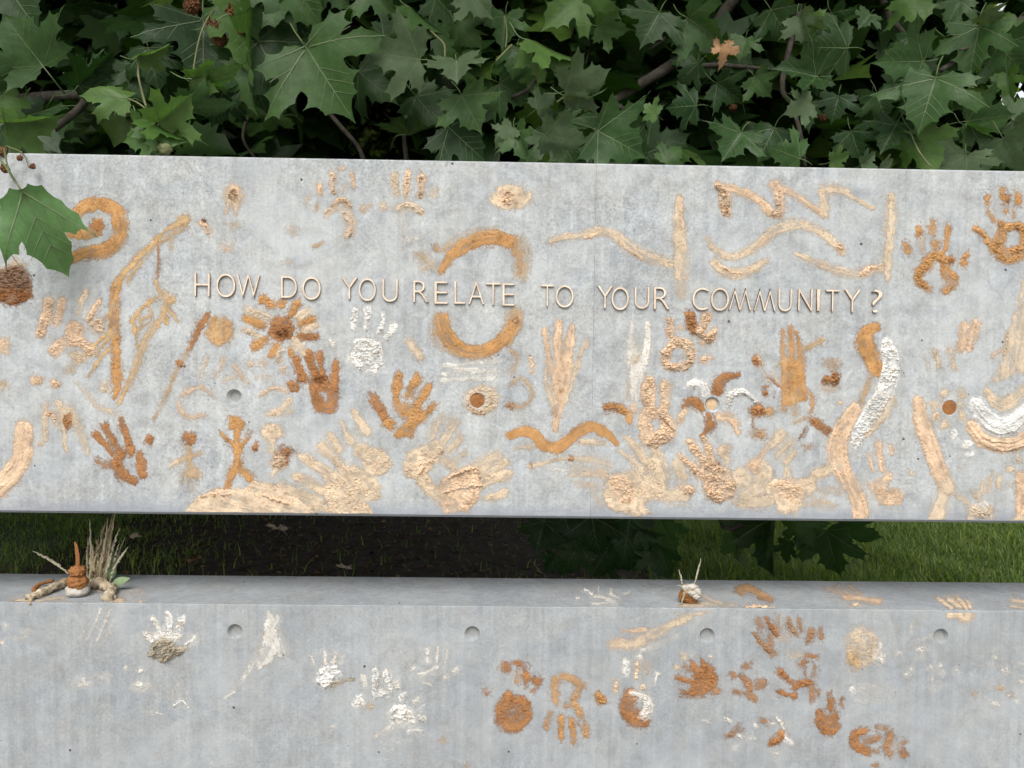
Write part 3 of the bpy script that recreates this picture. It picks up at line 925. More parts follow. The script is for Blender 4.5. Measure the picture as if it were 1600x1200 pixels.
hand('tan handprint with separate finger dabs beside the question mark', [
    E('O', 1417, 388, 5.5, 10, -15, 0.95, 1.2), [E('O', 1436, 362, 6, 9, 0, 0.95, 1.2), S('T', 5, [1439, 372, 1440, 392], 0.5, 0.5)], [E('O', 1457, 355, 5.5, 10, 0, 0.9, 1.2), E('O', 1462, 381, 6, 7, 0, 0.9, 1.2)], S('O', (9, 7, 8, 6), [1482, 355, 1479, 375, 1476, 388, 1471, 398], 0.92, 1.4), E('B', 1485, 407, 5, 7, 10, 0.95, 2), E('O', 1507, 405, 6, 12, 18, 0.92, 1.5)],
    [S('O', 16, [1448, 410, 1462, 400, 1476, 406], 0.95, 1.6, 'r'), S('O', (13, 15, 13, 7), [1450, 414, 1437, 424, 1436, 440, 1454, 452], 0.95, 1.6, 'r'), S('O', (12, 17, 19, 10), [1474, 410, 1478, 426, 1487, 438, 1476, 456], 0.92, 1.2, 'r')], extra=())
hand('thick tan handprint with dotted fingers at the top corner of the slab', [
    [E('O', 1542, 311, 5.5, 9, -15, 0.9, 1.3), S('O', 6, [1544, 330, 1552, 344], 0.85, 1)], [E('O', 1566, 304, 4.5, 11, 0, 0.9, 1.3), E('O', 1571, 329, 3, 7, 0, 0.8, 1)], [E('B', 1574, 310, 4, 5, 0, 0.95, 1.5)], [E('O', 1590, 310, 5.5, 12, 0, 0.92, 1.3), S('O', 4, [1583, 325, 1584, 340], 0.7, 0.8)], S('O', (9, 7, 8), [1525, 356, 1536, 368, 1546, 382], 0.95, 1.8, 'r')],
    [S('O', (12, 16, 18), [1563, 350, 1564, 366, 1556, 386], 0.97, 2, 'r'), S('O', (10, 14, 20), [1574, 356, 1592, 354, 1604, 366, 1602, 384], 0.97, 2, 'r'), S('O', (18, 22, 20), [1556, 388, 1575, 400, 1598, 392], 0.97, 2.2, 'r')])

# ---- upper slab, middle band
THIN = {'Y': 0.88, 'P': 0.95, 'W': 0.96}
mark('clay_stroke', 'thin ochre-topped diagonal line slanting below the word HOW', 'clay stroke', [S('B', (8, 7, 6), [323, 492, 310, 515, 296, 544], 0.95, 1.3), S('Y', (6, 8, 7, 5), [296, 544, 280, 570, 266, 602, 252, 634, 240, 655], 0.62, 0.6), E('B', 281, 569, 5, 7, 0, 0.9, 1.2)])
mark('clay_disc', 'round flat ochre disc beside the daisy-like flower', 'clay disc', [E('O', 343, 517, 21, 22, 0, 0.92, 0.7, 's', 0.35), E('Y', 344, 518, 24, 26, 0, 0.5, 0.2, 'f')])
mark('clay_ring', 'faint peach broken ring beside the empty tie hole', 'ring', [S('T', 9, [288, 616, 306, 606, 320, 608, 330, 618], 0.55, 0.9, 'r'), S('T', 9, [280, 628, 284, 642, 300, 652, 316, 648], 0.62, 0.9, 'r')])
mark('clay_smudge', 'two small peach dabs beside the branching tree roots', 'clay mark', [E('T', 57, 594, 10, 8, 0, 0.85, 1.4), E('T', 87, 600, 9, 6, 15, 0.85, 1.6), E('P', 163, 599, 6, 4, 0, 0.7, 1), E('P', 163, 609, 6, 4, 0, 0.75, 1.2)])
mark('clay_dot', 'small ochre speckle beneath the coarse peach handprint', 'clay mark', [E('Y', 110, 578, 8, 8, 0, 0.55, 0.5), E('T', 122, 562, 7, 7, 0, 0.7, 0.8)])
hand('orange brown handprint under the big daisy-like flower, reaching up to its petals', [
    S('B', (13, 14), [463, 563, 468, 576, 474, 591], 0.98, 1, 'r', 0.3), S('B', (13, 15), [482, 553, 487, 570, 494, 588], 0.98, 1.2, 'r', 0.3), [E('B', 501, 557, 6, 8, 0, 0.98, 1, 'r'), S('B', (6, 11), [501, 566, 504, 582, 508, 594], 0.95, 0.9, 'r')], S('B', (11, 12), [525, 569, 523, 584, 521, 600], 0.96, 0.9, 'r', 0.3), E('B', 458, 604, 11, 8, 35, 0.98, 1.2)],
    [Pg('B', [480, 594, 492, 585, 506, 592, 516, 602, 529, 588, 529, 612, 512, 610, 498, 612, 486, 612], 0.98, 1.3, 'r', 5), S('B', (15, 15, 18), [490, 608, 494, 622, 502, 634], 0.98, 0.9, 'r'), S('B', 16, [521, 606, 521, 622, 518, 636, 500, 637], 0.98, 0.8, 'r'), E('N', 500, 592, 11, 9, 0, 0.95, 2)])
hand('open ochre handprint tilted sideways between the ring and the tan fans', [
    S('B', (14, 14, 13), [585, 621, 592, 634, 601, 650], 0.98, 1.2, 'r', 0.3), S('O', (12, 14, 9), [623, 588, 621, 603, 619, 618], 0.97, 1.4, 'r', 0.3), S('O', 13, [651, 590, 645, 604, 639, 618], 0.95, 1.4, 'r', 0.3), S('O', 12, [670, 604, 662, 618, 652, 632], 0.95, 1.3, 'r', 0.3), S('O', 12, [677, 633, 668, 644, 656, 654], 0.95, 1, 'r', 0.3)],
    [S('O', (9, 14, 20), [619, 622, 622, 636, 634, 640], 0.97, 1, 'r'), Pg('O', [626, 634, 650, 634, 665, 645, 655, 660, 640, 686, 620, 684, 616, 678, 632, 664, 638, 652, 626, 648], 0.97, 0.9, 'r', 5), E('O', 607, 662, 10, 9, 30, 0.92, 1.4)])
mark('clay_patch', 'chalky white streaks smeared just under the ochre ring', 'clay stroke', [S('W', 8, [692, 572, 730, 570, 776, 566], 0.7, 0.9), S('W', 8, [690, 584, 735, 582, 774, 580], 0.72, 0.9), S('W', 8, [692, 595, 735, 593, 772, 592], 0.68, 0.8), S('W', 6, [705, 577, 745, 576], 0.7, 0.9)])
composite('clay_eye', 'brown clay filled tie hole with a crumbly peach surround, below the ring', 'clay disc', [
    ('surround', [E('P', 757, 624, 24, 22, 0, 0.8, 1.5), S('T', 7, [734, 636, 744, 643, 756, 644], 0.95, 2.6, 'r'), S('T', 6, [731, 632, 731, 620, 737, 612], 0.9, 1.6, 'r')])])
mark('clay_ring', 'faint ochre oval ring beside the brown filled tie hole', 'ring', [S('Y', 9, [796, 602, 812, 592, 828, 604, 830, 622, 818, 636, 800, 634], 0.55, 0.6), S('T', 5, [828, 560, 832, 572, 831, 582], 0.8, 1.2, 'r'), E('B', 797, 634, 8, 6, 0, 0.75, 1.4), S('Y', 9, [798, 548, 808, 560, 800, 580], 0.42, 0.4)])
mark('clay_smear', 'tall peach hand drag mark with four finger trails below the word TO', 'handprint', [
    S('T', (8, 10, 12), [852, 514, 855, 540, 861, 575], 0.92, 1.2), S('T', (9, 14, 12), [873, 504, 872, 540, 876, 590], 0.96, 1.4), S('T', (9, 16, 14), [894, 512, 891, 540, 885, 585], 0.95, 1.2), S('P', (6, 7, 6), [919, 534, 908, 552, 902, 575], 0.7, 0.8),
    S('P', (8, 10, 8), [853, 578, 856, 604, 866, 634], 0.85, 1.2), S('T', (26, 30, 22, 14, 8), [878, 560, 878, 590, 874, 620, 870, 650, 868, 672], 0.88, 1.0), S('P', 9, [899, 570, 894, 600, 884, 625], 0.8, 0.8), S('B', 3, [880, 545, 880, 580], 0.7, 1.6), E('B', 878, 612, 5, 4, 0, 0.8, 2), E('B', 866, 644, 4, 4, 0, 0.8, 2)])
mark('clay_wave', 'flat ochre wave crossing the slab joint line', 'clay stroke', [S('O', (14, 16, 18, 19, 18, 18, 18, 14, 10), [797, 680, 818, 674, 836, 680, 850, 694, 870, 700, 889, 688, 906, 672, 928, 667, 948, 678, 964, 692], 1, 0.35, 'f', 0.25)])
mark('clay_dab', 'cream dabs flanking the trough of the flat ochre wave', 'clay mark', [S('P', 9, [808, 700, 820, 698, 833, 697], 0.72, 1), S('P', 9, [908, 689, 925, 690, 942, 690], 0.8, 1.4), S('P', 7, [828, 728, 850, 724, 872, 718, 890, 716], 0.72, 1.2), E('B', 830, 727, 3, 3, 0, 0.8, 1), E('B', 892, 717, 5, 3, 0, 0.8, 1.6), S('W', 5, [858, 734, 880, 734], 0.55, 0.6)])
mark('clay_smear', 'washed out peach smear over the foot of the joint line', 'clay stroke', [S('P', 14, [900, 718, 925, 718, 952, 726], 0.58, 0.4), S('P', 18, [895, 738, 922, 738, 945, 740], 0.55, 0.4), S('P', 12, [905, 754, 935, 760], 0.5, 0.3), S('T', 9, [934, 732, 942, 746], 0.5, 0.5), S('P', 10, [930, 772, 940, 790], 0.35, 0.2)])
mark('clay_drip', 'chalky white wash with two runny fingers below the second word YOUR', 'handprint', [S('W', (10, 16, 18), [988, 508, 986, 535, 988, 560], 0.78, 0.6), S('W', (9, 12, 14), [1012, 506, 1012, 535, 1006, 566], 0.85, 0.8), S('W', (24, 28, 22, 14), [992, 550, 994, 575, 992, 600, 990, 622], 0.78, 0.5), E('P', 993, 563, 8, 6, 0, 0.8, 1), S('P', 7, [982, 595, 981, 625], 0.5, 0.4)])
hand('thick peach handprint with a ring-shaped palm below the letter R of YOUR', [S('T', 10, [1043, 500, 1044, 512, 1047, 526], 0.92, 2, 'r', 0.3), S('T', 6, [1051, 500, 1050, 520], 0.8, 1.4, 'r'), E('T', 1102, 561, 9, 6, 0, 0.92, 1.6)],
     [S('T', (14, 16, 18, 16, 14, 14), [1042, 548, 1056, 534, 1078, 542, 1076, 566, 1058, 574, 1042, 570, 1040, 550], 0.97, 2.2, 'r', 0.3)])
mark('clay_lump', 'brown three-fingered lump of clay just below the letter C', 'clay lump', [S('B', (17, 15), [1078, 494, 1082, 510, 1092, 518], 0.97, 3, 'r', 0.3), S('T', (13, 11), [1104, 496, 1100, 508, 1093, 518], 0.95, 2.4, 'r', 0.3), S('T', (11, 14, 13), [1092, 518, 1106, 530, 1116, 520], 0.96, 3, 'r', 0.3), E('T', 1098, 534, 7, 5, 0, 0.8, 1.4), E('T', 1064, 513, 7, 4, 0, 0.7, 1)])
hand('coarse peach handprint shaped like a V on a rounded palm, above the tan fans', [S('T', (18, 26, 20, 18), [1015, 596, 1012, 615, 1014, 634, 1018, 646], 0.97, 1.8, 'r', 0.3), S('T', (14, 12, 14), [1040, 600, 1039, 620, 1036, 640], 0.95, 1.6, 'r', 0.3)],
     [S('T', (18, 20, 22), [1012, 644, 1007, 662, 1013, 684], 0.95, 1.4, 'r'), S('T', (16, 22, 26, 22), [1034, 646, 1042, 660, 1042, 676, 1020, 690], 0.95, 2.0, 'r'), S('T', 4, [1032, 650, 1042, 660, 1052, 670], 1, 3.2, 'r'), S('T', 4, [1012, 694, 1022, 692, 1030, 686], 1, 3, 'r')])
mark('clay_worm', 'curved orange brown clay worm beside the slab joint line', 'clay mark', [S('B', (11, 12, 13), [947, 637, 962, 637, 976, 643], 0.97, 1.8, 'r', 0.3), S('O', (14, 12), [970, 641, 981, 646, 983, 657], 0.9, 0.9, 'f'), E('T', 991, 640, 9, 12, 0, 0.65, 1)])
composite('clay_pinwheel', 'pinwheel of six curved white, orange and peach clay petals around a tie hole', 'flower', [
    ('petal', [S('W', (11, 14, 12, 9), [1079, 599, 1092, 599, 1102, 607, 1102, 619], 1, 2.2, 's', 0.25)], 'white petal'),
    ('petal', [S('B', (14, 15, 14, 8), [1121, 611, 1124, 599, 1134, 590, 1154, 587], 1, 0.9, 's', 0.25)], 'orange brown petal'),
    ('petal', [S('W', (12, 13, 10, 6), [1138, 632, 1141, 618, 1154, 613, 1168, 616, 1180, 628], 0.93, 2.2, 'r', 0.25)], 'crumbly white petal'),
    ('petal', [S('T', (12, 15, 13, 10), [1124, 651, 1138, 653, 1147, 662, 1153, 675], 0.98, 2, 's', 0.25)], 'peach petal'),
    ('petal', [S('B', (11, 13, 12, 9), [1107, 650, 1110, 660, 1106, 672, 1097, 681], 1, 1.2, 's', 0.25)], 'orange brown petal pointing down'),
    ('petal', [S('B', (9, 13, 15, 11), [1067, 636, 1076, 628, 1088, 629, 1099, 637], 1, 1.2, 's', 0.25), S('T', 10, [1070, 642, 1066, 648, 1062, 656], 0.75, 1.2, 'r')], 'orange brown petal with peach end')])
mark('clay_smear', 'ochre streaked clump like a grass tuft below the letters UNI', 'clay stroke', [
    S('O', (5, 7, 8), [1222, 514, 1223, 535, 1224, 565], 0.75, 0.7), S('O', (6, 8, 8), [1233, 512, 1236, 535, 1238, 565], 0.85, 0.8), S('O', (6, 8, 8), [1243, 518, 1248, 540, 1250, 570], 0.85, 0.8),
    Pg('O', [1221, 562, 1256, 560, 1258, 600, 1264, 625, 1240, 632, 1222, 636], 0.92, 0.8, 's', 6, 88), S('O', (8, 9), [1226, 562, 1226, 600, 1224, 640], 0.8, 0.6), S('Y', 16, [1240, 620, 1240, 645], 0.45, 0.3), S('O', (8, 8, 4), [1254, 606, 1266, 618, 1270, 634, 1266, 645], 0.8, 0.6), S('Y', 8, [1258, 652, 1242, 660], 0.4, 0.2),
    S('Y', 8, [1256, 547, 1270, 540, 1286, 532], 0.8, 1), S('Y', 5, [1240, 553, 1225, 562, 1212, 574], 0.7, 0.7), S('B', 2.5, [1201, 592, 1215, 602, 1224, 606], 0.85, 0.8), S('T', 8, [1206, 585, 1216, 596], 0.4, 0.3)])
mark('clay_lump', 'small brown nub with a string of crumbs, between the pinwheel and ochre tuft', 'clay lump', [E('B', 1182, 563, 6, 8, 0, 0.97, 2.6), S('T', 4, [1186, 556, 1190, 572, 1196, 585, 1200, 594], 0.75, 1.6, 'r'), E('B', 1198, 604, 6, 5, 0, 0.6, 1), E('B', 1195, 615, 5, 4, 0, 0.85, 2), S('B', 2.5, [1210, 612, 1208, 622], 0.8, 1)])
hand('small brown crumbly C-shaped handprint right of the pinwheel', [E('O', 1202, 643, 9, 6, 5, 0.8, 0.6)], [E('B', 1184, 641, 13, 9, 5, 0.97, 2.2), S('B', 4, [1176, 652, 1174, 668], 0.7, 1), E('O', 1185, 678, 13, 8, 10, 0.82, 2)])
mark('clay_lump', 'dark orange knobbly lump with faint fan above it, beneath the letter I', 'clay lump', [E('B', 1292, 594, 8, 9, 0, 1, 3.2), E('B', 1303, 592, 8, 12, 10, 1, 3.2), E('O', 1300, 568, 13, 9, 0, 0.6, 1), E('T', 1295, 606, 14, 8, 0, 0.4, 0.3)])
mark('clay_dab', 'orange brown oblong dab above a faint brown fleck, below the ochre tuft', 'clay mark', [S('B', (13, 12), [1272, 659, 1282, 666, 1292, 674], 0.92, 1.8, 'r'), E('O', 1260, 697, 9, 5, 0, 0.55, 0.6), S('N', 3, [1258, 672, 1254, 680, 1249, 686], 0.75, 1), E('T', 1314, 630, 4, 3, 0, 0.7, 0.6)])
mark('clay_curl', 'ochre S-shaped curl below the question mark', 'clay stroke', [S('O', (14, 22, 24, 24, 22), [1368, 511, 1354, 520, 1351, 538, 1360, 556, 1370, 578], 0.98, 0.7, 's', 0.3), S('O', 11, [1376, 570, 1374, 588], 0.9, 0.5), S('Y', 9, [1362, 588, 1352, 610, 1345, 628], 0.5, 0.3)])
mark('clay_ribbon', 'thick white winding ribbon of clay beside the ochre curl', 'clay stroke', [S('W', (18, 28, 30, 30, 28, 26, 18), [1385, 536, 1392, 560, 1389, 590, 1380, 618, 1362, 645, 1346, 670, 1336, 692], 0.97, 2.0, 'r', 0.3), S('P', (14, 16, 9), [1394, 625, 1378, 650, 1354, 680], 0.75, 1.6), S('W', 8, [1334, 692, 1336, 712], 0.4, 0.2), S('W', 8, [1350, 740, 1358, 775, 1362, 812], 0.35, 0.2)])
mark('clay_ribbon', 'long peach winding ribbon running down to the slab bottom edge', 'clay stroke', [S('T', (20, 26, 30, 28, 26, 24, 22), [1336, 640, 1318, 668, 1308, 700, 1314, 730, 1328, 756, 1341, 785, 1346, 822], 0.97, 1.8, 's', 0.3), S('P', 14, [1308, 726, 1290, 736, 1272, 740], 0.7, 0.5)])
mark('clay_bar', 'peach combed diagonal bar beside the little flower with brown centre', 'clay stroke', [S('T', (16, 24, 26, 25, 24), [1434, 626, 1441, 660, 1454, 700, 1468, 738, 1478, 762], 0.96, 1.6, 'g', 0.3), S('P', (18, 24, 26), [1478, 755, 1470, 790, 1462, 816], 0.78, 0.8, 'g'), S('P', 9, [1484, 764, 1498, 776, 1510, 788], 0.55, 0.6)])
composite('clay_flower', 'little flower of pale cream petals around a brown filled tie hole', 'flower', [('petal', [E('P', x, y, rx, ry, ro, 0.85, 1, 'r')]) for x, y, rx, ry, ro in [(1475, 615, 6, 9, 0), (1504, 615, 8, 7, -10), (1461, 632, 9, 6, 10), (1463, 650, 7, 7, -30), (1477, 663, 6, 9, 15), (1504, 650, 5, 8, 0), (1501, 632, 4, 7, 0)]])
for x, y, rx, ry, ro, lb in [(1491, 678, 6, 8, 15, 'white clay dot just beneath the little cream flower'), (1510, 694, 9, 6, -25, 'white clay dot second from the little cream flower'), (1514, 711, 7, 7, -20, 'white clay dot third from the little cream flower'), (1503, 732, 5, 4, -40, 'faint white clay dot last below the little cream flower')]:
    mark('clay_dot', lb, 'clay dot', [E('W', x, y, rx, ry, ro, 0.92 if ry > 4 else 0.6, 1.4)], 'white clay dots trailing from the little flower')
mark('clay_smear', 'peach streaked finger smear with three ridges beneath the top corner handprints', 'clay stroke', [S('T', (15, 16, 14), [1508, 510, 1506, 526, 1500, 545], 0.85, 1.2), S('T', (16, 16, 14), [1524, 506, 1519, 524, 1514, 544], 0.92, 1.6), S('T', 3, [1514, 512, 1510, 530], 0.9, 3)])
hand('faint pale fingertips above the little flower with brown centre', [S('P', (6, 7), [1446, 558, 1450, 578], 0.45, 0.4), S('P', (9, 8), [1460, 548, 1466, 562, 1468, 574], 0.75, 0.8), S('P', (9, 9), [1484, 546, 1488, 560, 1490, 576], 0.62, 0.6)], [S('N', 2.5, [1462, 550, 1466, 568], 0.7, 1)])
mark('clay_smear', 'broad washed cream smear along the outer edge of the slab', 'clay stroke', [Pg('P', [1604, 420, 1594, 440, 1586, 480, 1574, 520, 1572, 555, 1548, 590, 1540, 604, 1560, 598, 1582, 588, 1604, 584], 0.68, 0.4, 'f', 10, 100), S('T', 4, [1574, 520, 1571, 540, 1570, 560], 0.8, 2, 'r'), S('T', 5, [1550, 556, 1562, 548], 0.6, 0.8)])
mark('clay_arc', 'pale peach arc cupped above the white arc', 'clay stroke', [S('P', (10, 18, 20, 16), [1540, 610, 1552, 626, 1570, 633, 1586, 622, 1602, 608], 0.85, 0.6)])
mark('clay_arc', 'thick white combed arc at the outer edge of the slab', 'clay stroke', [S('W', (26, 30, 30, 28, 26), [1525, 634, 1536, 652, 1560, 668, 1582, 662, 1604, 644], 0.98, 2.6, 'g', 0.25)])
mark('clay_arc', 'thick peach combed arc under the white arc', 'clay stroke', [S('T', (20, 24, 24, 24), [1519, 668, 1534, 686, 1560, 695, 1584, 694, 1604, 684], 0.98, 2.6, 'g', 0.25)])

# ---- upper slab, lower band
mark('clay_ribbon', 'thick peach hooked stroke at the lower outer corner of the slab', 'clay stroke', [S('T', (28, 30, 30, 32, 32), [38, 672, 36, 700, 29, 726, 12, 748, -8, 764], 0.97, 1.8, 'g', 0.3), E('P', 63, 692, 7, 7, 0, 0.6, 0.8)])
composite('clay_smear', 'washed cream M-shaped hand smear holding a brown lump', 'handprint', [('smear', [S('P', (10, 9, 6), [72, 634, 71, 660, 72, 688], 0.72, 0.8), S('P', (9, 9, 5), [92, 630, 97, 660, 104, 705], 0.7, 0.6), S('P', (12, 16, 14, 6), [113, 640, 120, 660, 128, 682, 137, 708], 0.62, 0.5), S('T', 6, [74, 648, 82, 646, 88, 664], 0.85, 1.8, 'r'), E('P', 104, 640, 11, 9, 0, 0.6, 0.6)]), ('brown_lump', [E('B', 105, 657, 8, 14, 5, 1, 2)])])
hand('orange brown handprint with four long fingers, beside the cream M-shaped smear', [
    S('B', (12, 8, 5), [152, 680, 162, 692, 175, 709], 0.98, 1, 'r', 0.3), S('B', (10, 10, 11), [164, 666, 174, 685, 190, 710], 0.98, 1, 'r', 0.3), S('B', (9, 10, 9), [190, 656, 196, 675, 203, 694], 0.98, 1, 'r', 0.3), E('B', 234, 687, 6.5, 7.5, 0, 0.98, 1.2), S('B', 6, [152, 720, 160, 725, 168, 728], 0.8, 0.8)],
    [E('B', 204, 704, 9, 9, 0, 0.97, 1.2), S('B', (14, 17, 17, 12), [188, 710, 183, 724, 194, 744, 210, 752], 0.99, 1.1, 'r', 0.3), S('B', (12, 16, 12), [220, 712, 221, 726, 223, 742], 0.96, 1, 'r', 0.3)])
composite('stick_figure', 'small faded stick figure of a girl in a skirt', 'drawing', [('head', [E('B', 296, 686, 11, 11, 0, 0.92, 1.2)]), ('arms', [S('Y', 7, [280, 720, 296, 713, 313, 708], 0.82, 0.6), S('P', 9, [268, 728, 277, 721], 0.75, 1)]), ('skirt', [S('Y', 8, [293, 698, 295, 712, 296, 722], 0.82, 0.6), Pg('Y', [292, 722, 300, 722, 316, 740, 312, 748, 284, 748, 282, 742], 0.72, 0.4, 's', 5, 90)]), ('legs', [S('Y', 6, [296, 748, 297, 768], 0.6, 0.4), S('Y', 6, [304, 746, 307, 760], 0.5, 0.3), S('Y', 5, [286, 748, 284, 756], 0.4, 0.3)])], 'stick figures')
composite('stick_figure', 'larger ochre stick figure with raised arms and spread legs', 'drawing', [('head', [E('O', 369, 662, 13, 12, 0, 0.95, 0.8)]), ('torso', [S('O', (8, 10, 12, 10), [370, 672, 370, 690, 371, 706, 371, 724], 0.95, 0.7)]), ('arm', [S('O', (6, 8), [346, 677, 356, 688, 368, 698], 0.88, 0.6)]), ('arm', [S('O', (6, 8), [394, 675, 386, 688, 372, 700], 0.88, 0.6)]), ('leg', [S('O', (12, 12, 12), [370, 724, 361, 742, 354, 763], 0.97, 0.8)]), ('leg', [S('O', (12, 12, 12), [371, 724, 380, 736, 390, 747], 0.97, 0.8)])], 'stick figures')
mark('clay_dot', 'small orange dot beside the raised arm of the larger stick figure', 'clay dot', [E('B', 399, 698, 5, 6, 0, 0.95, 1.2)])
composite('stick_figure', 'cream stick figure with mushroom head and brown lump body', 'drawing', [('head', [E('P', 425, 675, 17, 13, 0, 0.95, 0.7)]), ('torso', [S('P', 10, [424, 688, 425, 705], 0.82, 0.6), E('B', 441, 714, 13, 16, 10, 0.85, 2.6), E('T', 436, 722, 12, 13, 0, 0.8, 2)]), ('leg', [S('P', (10, 8), [432, 730, 425, 742], 0.75, 0.8)]), ('hand', [E('B', 460, 705, 4, 4, 0, 0.7, 0.8)])], 'stick figures')
mark('clay_smear', 'pale peach crescent and dabs above the cream stick figure', 'clay mark', [S('T', 8, [408, 616, 426, 606, 448, 610], 0.6, 1, 'r'), S('P', (10, 14, 12), [418, 646, 438, 642, 452, 628], 0.7, 1.2), E('P', 452, 644, 8, 8, 0, 0.4, 0.4)])
mark('clay_mound', 'broad flat cream mound of clay along the bottom edge, under the stick figures', 'clay smear', [Pg('P', [290, 796, 308, 776, 340, 764, 382, 762, 398, 750, 420, 754, 445, 766, 470, 782, 502, 806, 480, 812, 300, 812], 0.98, 1.1, 's', 8, 15), S('T', 5, [410, 772, 425, 778, 450, 786], 0.9, 2.6, 'r'), S('T', 5, [315, 776, 345, 772, 360, 772], 0.9, 2, 'r')])
hand_w('tan fan-shaped handprint with a broad palm, under the orange brown daisy hand', [
    S('P', (16, 12), [476, 716, 492, 727, 512, 738], 0.9, 1.4), S('P', (15, 15), [502, 699, 520, 714, 540, 737], 0.9, 1.2), S('P', (9, 11), [514, 680, 524, 690, 532, 702], 0.85, 1), S('P', (8, 13), [535, 662, 540, 676, 548, 688], 0.85, 0.8), S('P', (8, 15), [555, 644, 562, 660, 570, 674], 0.85, 0.8), S('P', (14, 15), [464, 746, 482, 752, 504, 764], 0.9, 0.8), S('P', 10, [472, 772, 488, 776, 504, 782], 0.6, 0.4)],
    [Pg('P', [508, 742, 530, 736, 552, 728, 574, 740, 590, 756, 592, 776, 570, 784, 580, 798, 574, 812, 536, 808, 516, 796, 508, 775], 0.96, 1.2, 'r', 7), E('P', 589, 722, 22, 22, 0, 0.9, 1.2), E('P', 568, 706, 16, 14, 0, 0.75, 0.6)])
hand_w('tan fan-shaped handprint with fingers reaching up toward the brown filled hole', [
    S('P', (10, 12), [676, 682, 682, 664, 690, 652], 0.6, 0.6), S('P', (14, 15), [690, 690, 702, 672, 712, 660], 0.72, 1), S('P', (12, 11), [702, 704, 712, 694, 720, 682], 0.75, 1), S('P', 8, [704, 728, 716, 716, 728, 706], 0.55, 0.5)],
    [Pg('P', [630, 728, 640, 710, 662, 698, 682, 690, 692, 700, 684, 720, 668, 740, 680, 760, 668, 768, 650, 750, 636, 744], 0.95, 1.2, 'r', 7), S('T', 6, [656, 738, 672, 720, 690, 704], 0.9, 2.2, 'r')])
hand_w('tan relief handprint with a raised clay ridge, fingers pointing toward the ochre wave', [
    S('P', (14, 16), [742, 726, 758, 718, 776, 712], 0.75, 0.8), S('P', (16, 13), [752, 738, 770, 730, 788, 722], 0.85, 1.1), S('P', (14, 15), [752, 756, 772, 748, 794, 742], 0.92, 1.1), S('P', (9, 12), [762, 780, 776, 774, 788, 770], 0.82, 0.6)],
    [Pg('T', [690, 752, 706, 740, 730, 730, 746, 738, 750, 758, 744, 780, 730, 796, 700, 800, 688, 788, 692, 772, 684, 762], 0.96, 1.4, 'r', 7), S('T', 4, [700, 746, 720, 736, 742, 732, 750, 746], 1, 3.6, 'r'), S('T', 4, [692, 770, 722, 762, 752, 758], 0.9, 3, 'r')])
hand_w('broad tan handprint at the bottom edge, just beyond the joint line', [
    S('P', (6, 14), [968, 704, 984, 716, 1000, 734], 0.7, 0.7), S('P', (9, 16, 14), [978, 684, 996, 700, 1014, 724], 0.85, 1.2), S('P', (9, 18, 20), [1022, 700, 1032, 720, 1038, 740], 0.85, 1.2)],
    [Pg('P', [950, 752, 966, 742, 990, 738, 1010, 746, 1024, 756, 1034, 766, 1014, 780, 1008, 790, 1016, 800, 994, 806, 968, 798, 950, 790, 946, 772], 0.97, 0.7, 'r', 7), Pg('T', [954, 746, 980, 738, 992, 756, 986, 784, 968, 784, 954, 764], 0.95, 1.6, 'r', 6), S('P', (22, 24), [1018, 726, 1024, 748, 1030, 768], 0.9, 1.4, 'r'), S('P', 20, [1028, 768, 1048, 774, 1068, 776], 0.8, 0.7)])
mark('clay_smear', 'washed tan palm smear between the broad tan hand and the relief hand', 'clay smear', [S('P', (16, 24, 18), [1058, 724, 1066, 742, 1064, 756], 0.7, 0.7), E('T', 1075, 766, 10, 6, 0, 0.95, 2.4)])
hand('rough peach relief handprint with three splayed fingers beneath the pinwheel', [
    S('T', (8, 11, 12), [1062, 712, 1078, 726, 1098, 746], 0.96, 1.8, 'r', 0.3), S('T', (10, 12, 13), [1077, 690, 1088, 706, 1104, 726], 0.97, 2.2, 'r', 0.3), S('T', (8, 13, 13), [1098, 685, 1108, 702, 1114, 724], 0.97, 2, 'r', 0.3), [E('T', 1132, 704, 9, 12, 0, 0.82, 1.2), S('P', 8, [1134, 714, 1138, 722], 0.7, 0.6)]],
    [Pg('T', [1098, 722, 1120, 722, 1140, 736, 1151, 756, 1146, 776, 1124, 786, 1104, 778, 1098, 762, 1104, 750, 1092, 738], 1, 2.6, 'r', 6), S('N', 5, [1104, 722, 1114, 726, 1122, 724], 0.6, 2.4, 'r')])
hand_w('washed tan handprint with an index finger pointing up beside the relief hand', [
    S('T', (8, 7, 16), [1198, 700, 1186, 715, 1178, 728], 0.85, 1.6), S('P', (14, 14), [1206, 694, 1216, 684, 1222, 678], 0.8, 1.2), S('P', (16, 8), [1232, 690, 1224, 700, 1212, 712], 0.8, 1.4), S('P', (9, 10), [1228, 722, 1234, 714, 1240, 708], 0.8, 1)],
    [S('P', (18, 24, 26, 16), [1178, 728, 1194, 738, 1186, 760, 1164, 774], 0.85, 1.1), E('P', 1159, 750, 15, 20, 0, 0.8, 0.7)])
hand_w('tan handprint fanned beside the winding peach ribbon', [S('P', 12, [1256, 760, 1272, 746, 1290, 732], 0.72, 0.6), S('P', 10, [1228, 744, 1232, 734], 0.7, 0.8), S('P', 10, [1284, 770, 1298, 766, 1310, 768], 0.6, 0.5)],
     [Pg('P', [1198, 762, 1210, 750, 1240, 748, 1270, 752, 1272, 766, 1258, 776, 1256, 790, 1240, 800, 1216, 800, 1214, 784, 1200, 778], 0.95, 0.8, 'r', 7), Pg('T', [1212, 752, 1240, 750, 1252, 764, 1246, 784, 1216, 776, 1208, 764], 0.9, 1.6, 'r', 6)])
